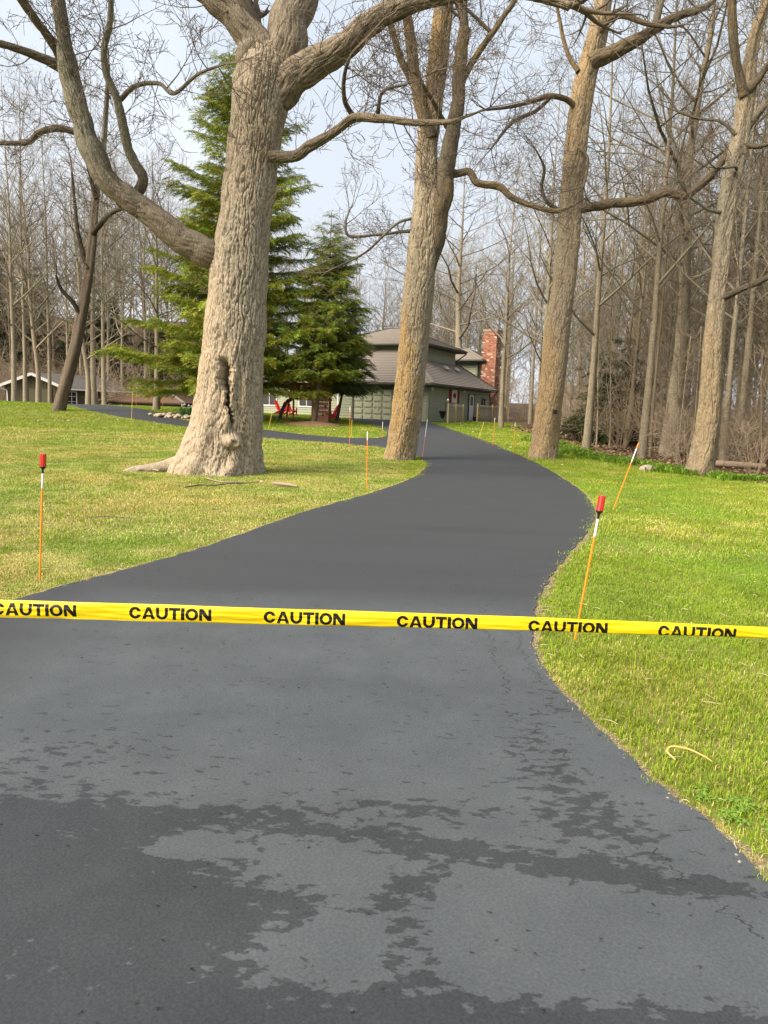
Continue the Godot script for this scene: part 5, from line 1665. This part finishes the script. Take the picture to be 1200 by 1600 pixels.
	for p in zone.call(75, -0.4, 8.0, 18.0, 46.0, 0.4, true):
		var g := rng.randf_range(0.7, 1.3)
		put.call(bru[rng.randi() % 2], "bare_shrub", p.x, p.y, Vector3.ONE * g, "leafless twiggy shrub " + where.call(p, p.x - wood_edge(-p.y)), "shrubs of the right-hand wood", "shrub")
	for p in zone.call(70, 4.0, 30.0, 56.0, 84.0, 0.8, false):
		put.call(bru[0] if rng.randf() < 0.5 else sap[rng.randi() % 3], "bare_shrub", p.x, p.y, Vector3.ONE * rng.randf_range(1.0, 2.0), "leafless tall shrub in the far background " + ("beside the chimney" if p.x / -p.y < 0.19 else "beyond the lawn's end"), "shrubs far behind the chimney", "shrub")
	for p in zone.call(90, -54.0, -14.0, 66.0, 88.0, 0.8, false):
		var g := rng.randf_range(1.3, 2.4)
		put.call(bru[rng.randi() % 2], "bare_shrub", p.x, p.y, Vector3.ONE * g, "leafless shrub at the slope's foot behind the " + ("bungalow" if p.x / -p.y < -0.36 else "cabin"), "shrubs of the left-hand slope", "shrub")
	for q in protos + sap + bru: q.free()

func _ready() -> void:
	rng.seed = 20240417
	var cam := Camera3D.new()
	cam.name = "camera"
	cam.fov = 69.0
	cam.far = 1500.0
	cam.position = Vector3(0, 1.6, 0)
	cam.rotation = Vector3(-atan(160.0 / 1164.0), 0, deg_to_rad(2.0))
	add_child(cam)
	var env := Environment.new()
	env.background_mode = Environment.BG_SKY
	env.tonemap_mode = Environment.TONE_MAPPER_LINEAR
	env.tonemap_exposure = 3.45
	env.sdfgi_enabled = true
	env.ssao_enabled = true
	env.ssil_enabled = true
	var sm := ProceduralSkyMaterial.new()
	sm.sky_top_color = srgb(0.215, 0.242, 0.278)
	sm.sky_horizon_color = srgb(0.268, 0.281, 0.296)
	sm.sky_curve = 0.2
	sm.ground_bottom_color = srgb(0.12, 0.12, 0.08)
	sm.ground_horizon_color = srgb(0.4, 0.42, 0.42)
	sm.sun_angle_max = 0.0
	var fn := FastNoiseLite.new()
	fn.seed = 4; fn.frequency = 0.006; fn.fractal_octaves = 5
	var ct := NoiseTexture2D.new()
	ct.width = 1024; ct.height = 512; ct.seamless = true; ct.noise = fn
	var gr := Gradient.new()
	gr.set_color(0, Color(1, 1, 1, 0)); gr.set_color(1, Color(1, 1, 1, 1))
	gr.set_offset(0, 0.35); gr.set_offset(1, 0.9)
	ct.color_ramp = gr
	sm.sky_cover = ct
	sm.sky_cover_modulate = Color(0.36, 0.355, 0.35)
	var sky := Sky.new()
	sky.sky_material = sm
	env.sky = sky
	var we := WorldEnvironment.new()
	we.name = "world"
	we.environment = env
	add_child(we)
	var sun := DirectionalLight3D.new()
	sun.name = "sun"
	sun.light_energy = 0.7
	sun.light_angular_distance = 40.0
	sun.light_color = Color(1.0, 0.945, 0.87)
	sun.shadow_enabled = true
	add_child(sun)
	sun.look_at_from_position(Vector3(-7.2, 6.5, 5.0), Vector3.ZERO)

	for a in [[noise_a, 1, 0.5, 2], [noise_b, 2, 0.35, 3], [noise_c, 3, 0.12, 3]]:
		a[0].seed = a[1]; a[0].frequency = a[2]; a[0].fractal_octaves = a[3]
	materials()
	make_ground()
	make_driveway()
	make_house()
	make_bungalow()
	# old maples
	var big := old_tree("old_maple", "massive old maple with a split hollow trunk on the left lawn", BIG, 0.06, Color(0.39, 0.335, 0.26), 0.1, 1, 300, 0.026, [5.0, 1.5])
	var root := bark_limb([-0.75, 0.22, 0.25, 0.2, -1.2, 0.1, 0.42, 0.13, -1.7, 0.03, 0.55, 0.1, -2.0, -0.06, 0.62, 0.06], 24, 0.05, 0.012, Color(0.39, 0.335, 0.26), 0.0)
	part("root", root, M.bark, big, true)
	old_tree("old_maple", "forked maple with ochre lichen at the bend of the driveway", FORKED, 0.05, Color(0.37, 0.315, 0.235), 0.62, 2, 200, 0.036, [5.0, 1.5])
	old_tree("old_maple", "tall lichen-spotted maple on the right verge before the wood", LICHEN, 0.046, Color(0.36, 0.3, 0.22), 0.42, 2, 180, 0.038, [5.0, 1.6])
	old_tree("old_maple", "slim leaning grey maple at the right edge of the lawn", LEAN, 0.038, Color(0.27, 0.235, 0.18), 0.25, 2, 140, 0.04, [4.6, 1.5])
	old_tree("leaning_tree", "dark tree leaning to the right beside the far left driveway", DARKLEAN, 0.02, Color(0.14, 0.115, 0.09), 0.0, 2, 40, 0.12, [1.6, 2.2])
	plant_woods()
	spruce("spruce_tree", "large yellow-green spruce behind the massive maple", on(-9.4, -43.5), 21.5, 6.3, 2.6, Vector3(0.09, 0, 0), Color(0.22, 0.265, 0.03), 0.42, 0.5)
	spruce("spruce_tree", "small spruce standing in the mulch bed before the playset", on(-4.2, -42.7), 11.6, 3.35, 3.2, Vector3(0.13, 0, 0), Color(0.155, 0.2, 0.026), 0.38, 0.42)
	spruce("spruce_tree", "dark little evergreen with a leaning grey trunk near the garage", on(-3.2, -47.0), 7.5, 2.3, 2.2, Vector3(0.22, 0, 0), Color(0.08, 0.115, 0.022), 0.42, 0.5)
	spruce("spruce_tree", "dark conifer at the far left edge behind the bungalow", on(-47.0, -90.0), 17.0, 4.5, 0.6, Vector3.ZERO, Color(0.035, 0.048, 0.018), 0.9, 0.4, 2.0)
	spruce("spruce_tree", "dark conifer between the trunks above the bungalow's roof", on(-40.0, -86.0), 13.0, 4.0, 0.6, Vector3.ZERO, Color(0.035, 0.048, 0.018), 0.9, 0.4, 2.0)
	spruce("spruce_tree", "dark conifer in the gap between bungalow and cabin, seen past the leaning tree", on(-30.5, -80.0), 12.0, 4.4, 0.4, Vector3.ZERO, Color(0.035, 0.05, 0.018), 0.9, 0.4, 2.0)
	spruce("spruce_tree", "low dark conifer behind the brown-roofed cabin", on(-23.5, -78.0), 9.0, 4.0, 0.4, Vector3.ZERO, Color(0.035, 0.048, 0.018), 0.9, 0.4, 2.0)
	spruce("spruce_tree", "shadowy evergreen in the wood just right of the lichen-spotted maple", on(11.0, -36.5), 5.0, 2.2, 0.4, Vector3.ZERO, Color(0.035, 0.05, 0.015), 0.5, 0.4, 1.4)
	make_playset()
	var tb := thing("black_box", "small black box fixed to the lichen-spotted maple's trunk", "box", Vector3(5.72, 1.72, -25.72))
	var tm := MB.new()
	tm.box(Vector3.ZERO, Vector3(0.13, 0.15, 0.16))
	part("case", tm, M.black, tb)
	tm = MB.new()
	tm.lathe(Vector3(0, 0, 0.08), [[0.04, 0.0], [0.035, 0.02], [0.0, 0.02]], 10, Vector3.BACK)
	part("lens", tm, M.black_plastic, tb)
	var ch := make_chair()
	for a in [[-7.55, -53.5, 2.2, "red garden chair furthest left, facing right"], [-6.85, -53.0, 2.6, "red garden chair next to the playset's slide"], [-3.6, -49.2, -0.9, "red garden chair between playset and leaning evergreen"]]:
		var o: Node3D = ch.duplicate()
		o.name = numbered("garden_chair")
		add_child(o)
		o.position = on(a[0], a[1])
		o.rotation.y = a[2]
		tag(o, a[3], "chair", "red garden chairs")
	ch.free()
	# rock pile and a clump of daffodils beside the far driveway
	var stones := [stone_mesh(1), stone_mesh(2), stone_mesh(3)]
	for i in 46:
		var x := -11.6 + rng.randfn(0, 0.75)
		var z := -41.0 + rng.randfn(0, 0.3)
		var s := thing("rock", "pale rock in the low heap by the far driveway", "rock", on(x, z, 0.04 + rng.randf() * 0.12), "rocks of the heap")
		s.rotation.y = rng.randf() * TAU
		var o := part("stone", stones[i % 3], M.stone, s)
		o.scale = Vector3.ONE * rng.randf_range(0.16, 0.38)
	var bl := thing("boulder", "rounded grey boulder at the wood's edge between two maples", "rock", on(7.9, -22.4, 0.06))
	part("stone", stones[1], M.stone, bl).scale = Vector3(0.55, 0.45, 0.45)
	var daf := thing("daffodil_clump", "green clump of daffodils beside the rock heap", "plant", on(-11.2, -41.9))
	var dm := MB.new()
	for i in 110:
		var a := rng.randf() * TAU
		var q := Vector3(rng.randfn(0, 0.22), -0.02, rng.randfn(0, 0.15))
		var dd := Vector3(cos(a), 0, sin(a))
		var w := Vector3(-dd.z, 0, dd.x) * 0.014
		var h := rng.randf_range(0.35, 0.65)
		dm.tri(q - w, q + w, q + dd * h * 0.2 + Vector3(0, h * 0.7, 0) + w); dm.tri(q - w, q + dd * h * 0.2 + Vector3(0, h * 0.7, 0) + w, q + dd * h * 0.4 + Vector3(0, h, 0))
		for k in 6: dm.c.append(Color(0.06, 0.16, 0.05))
	part("leaves", dm, M.grass, daf)
	for i in 14:
		var fm := MB.new()
		fm.lathe(Vector3(rng.randfn(0, 0.25), rng.randf_range(0.5, 0.7), rng.randfn(0, 0.15)), [[0.0, 0.0], [0.05, 0.01], [0.03, 0.05], [0.0, 0.06]], 6)
		part("flower", fm, M.flag_white, daf)
	make_tape()
	# markers
	marker(on(-3.03, -6.45), Vector3(0.06, 1.13, 0.0), "reflector", "upright orange marker with red reflector on the left lawn")
	marker(on(1.42, -5.25), Vector3(0.13, 1.06, -0.03), "reflector", "tilted orange marker with red reflector behind the tape on the right")
	for a in [[4.02, -12.98, 0.35, 1.18, "tipped", "strongly tilted orange marker on the right lawn"], [-0.36, -14.78, -0.02, 1.16, "orange", "upright orange marker on the left lawn before the forked maple"], [-1.42, -28.79, -0.02, 1.5, "orange", "tall orange marker at the near edge of the side drive"], [-1.63, -34.54, 0.01, 0.75, "yellow", "short yellow marker just behind the tall orange one"], [1.2, -24.59, 0.12, 1.26, "pink", "leaning pink and white marker beside the forked maple's foot"], [-0.2, -33.97, 0.0, 0.75, "pink", "small pink marker left of the forked maple"], [-13.0, -38.1, 0.08, 1.45, "yellow", "yellow marker left of the massive maple by the far drive"], [-5.84, -36.85, 0.18, 0.85, "yellow", "faint yellow marker leaning right before the playset"], [4.5, -31.58, 0.02, 1.18, "orange", "orange marker nearest the chimney on the right verge"], [4.46, -36.26, 0.21, 0.78, "yellow", "leaning yellow marker on the right verge before the fence"], [4.95, -29.08, 0.01, 1.11, "orange", "rightmost upright orange marker before the lichen-spotted maple"], [-15.5, -51.8, 0.01, 1.1, "orange", "far orange marker in front of the brown-roofed cabin"], [-16.9, -50.5, 0.03, 1.3, "pink", "far pinkish marker left of the short dark trunk"]]:
		marker(on(a[0], a[1]), Vector3(a[2], a[3], 0), a[4], a[5])
	# sticks and strays
	fallen_stick("fallen_branch", "dark crooked twig lying in front of the massive maple", [-3.72, -13.8, 0.012, -3.55, -14.25, 0.014, -3.3, -14.3, 0.013, -3.1, -14.7, 0.011, -2.85, -14.9, 0.01, -2.6, -15.3, 0.006], M.dead_dark)
	fallen_stick("fallen_branch", "pale stick lying at the foot of the massive maple", [-3.75, -15.6, 0.012, -3.3, -15.0, 0.014, -2.9, -15.1, 0.01], M.dead_wood)
	fallen_stick("fallen_branch", "broken piece of light wood on the lawn right of the massive maple", [-2.25, -14.95, 0.03, -1.95, -14.75, 0.034, -1.72, -14.6, 0.02], M.dead_wood)
	fallen_stick("fallen_branch", "thin twig on the lawn behind the left red reflector", [-4.0, -9.9, 0.006, -3.7, -10.0, 0.007, -3.3, -9.9, 0.004], M.dead_dark)
	fallen_stick("fallen_branch", "short pale stick lying on the lawn left of the massive maple", [-5.6, -16.9, 0.025, -5.35, -17.0, 0.03, -5.15, -16.9, 0.015], M.dead_wood)
	fallen_stick("fallen_log", "cut log lying in the wood behind the boulder", [10.2, -25.2, 0.1, 11.3, -24.6, 0.11, 12.4, -24.4, 0.09], M.dead_wood, "log")
	var rb := thing("bent_stalk", "bent orange stalk lying in the grass at the lower right", "stalk", on(1.44, -3.34))
	var bs := resample([-0.03, 0.03, 0.02, 0.004, -0.055, 0.05, -0.02, 0.005, -0.02, 0.062, -0.05, 0.005, 0.05, 0.06, -0.03, 0.0045, 0.11, 0.045, 0.01, 0.0035, 0.14, 0.03, 0.03, 0.002], 0.01)
	var bm := MB.new()
	bm.tube(bs[0], bs[1], 6)
	part("stem", bm, M.straw, rb)
	for a in [[1.47, -2.85], [1.56, -2.95], [1.42, -3.02], [1.62, -2.78]]:
		var wd := thing("broadleaf_weed", "low toothed green weed in the grass at the lower right", "weed", on(a[0], a[1]), "weeds at the driveway's edge")
		var wm := MB.new()
		for k in 11:
			var an := TAU * k / 11 + rng.randf_range(-0.2, 0.2)
			var dd := Vector3(cos(an), 0.55, sin(an)).normalized()
			var w := Vector3(-dd.z, 0, dd.x)
			var l := rng.randf_range(0.05, 0.1)
			var last := Vector3(0, 0.01, 0)
			for s in 4:
				var nx := dd * l * (s + 1) / 4.0 + Vector3(0, -0.035 * pow((s + 1) / 4.0, 2) + 0.015, 0)
				var ww: float = l * [0.1, 0.16, 0.2, 0.13][s]
				wm.tri(last, nx - dd * 0.006 + w * ww, nx); wm.tri(last, nx, nx - dd * 0.006 - w * ww)
				for q in 6: wm.c.append(Color(0.13, 0.24, 0.035))
				last = nx
		part("leaves", wm, M.grass, wd)
	litter()
	make_grass()
	make_edge_grit()
	make_debris()
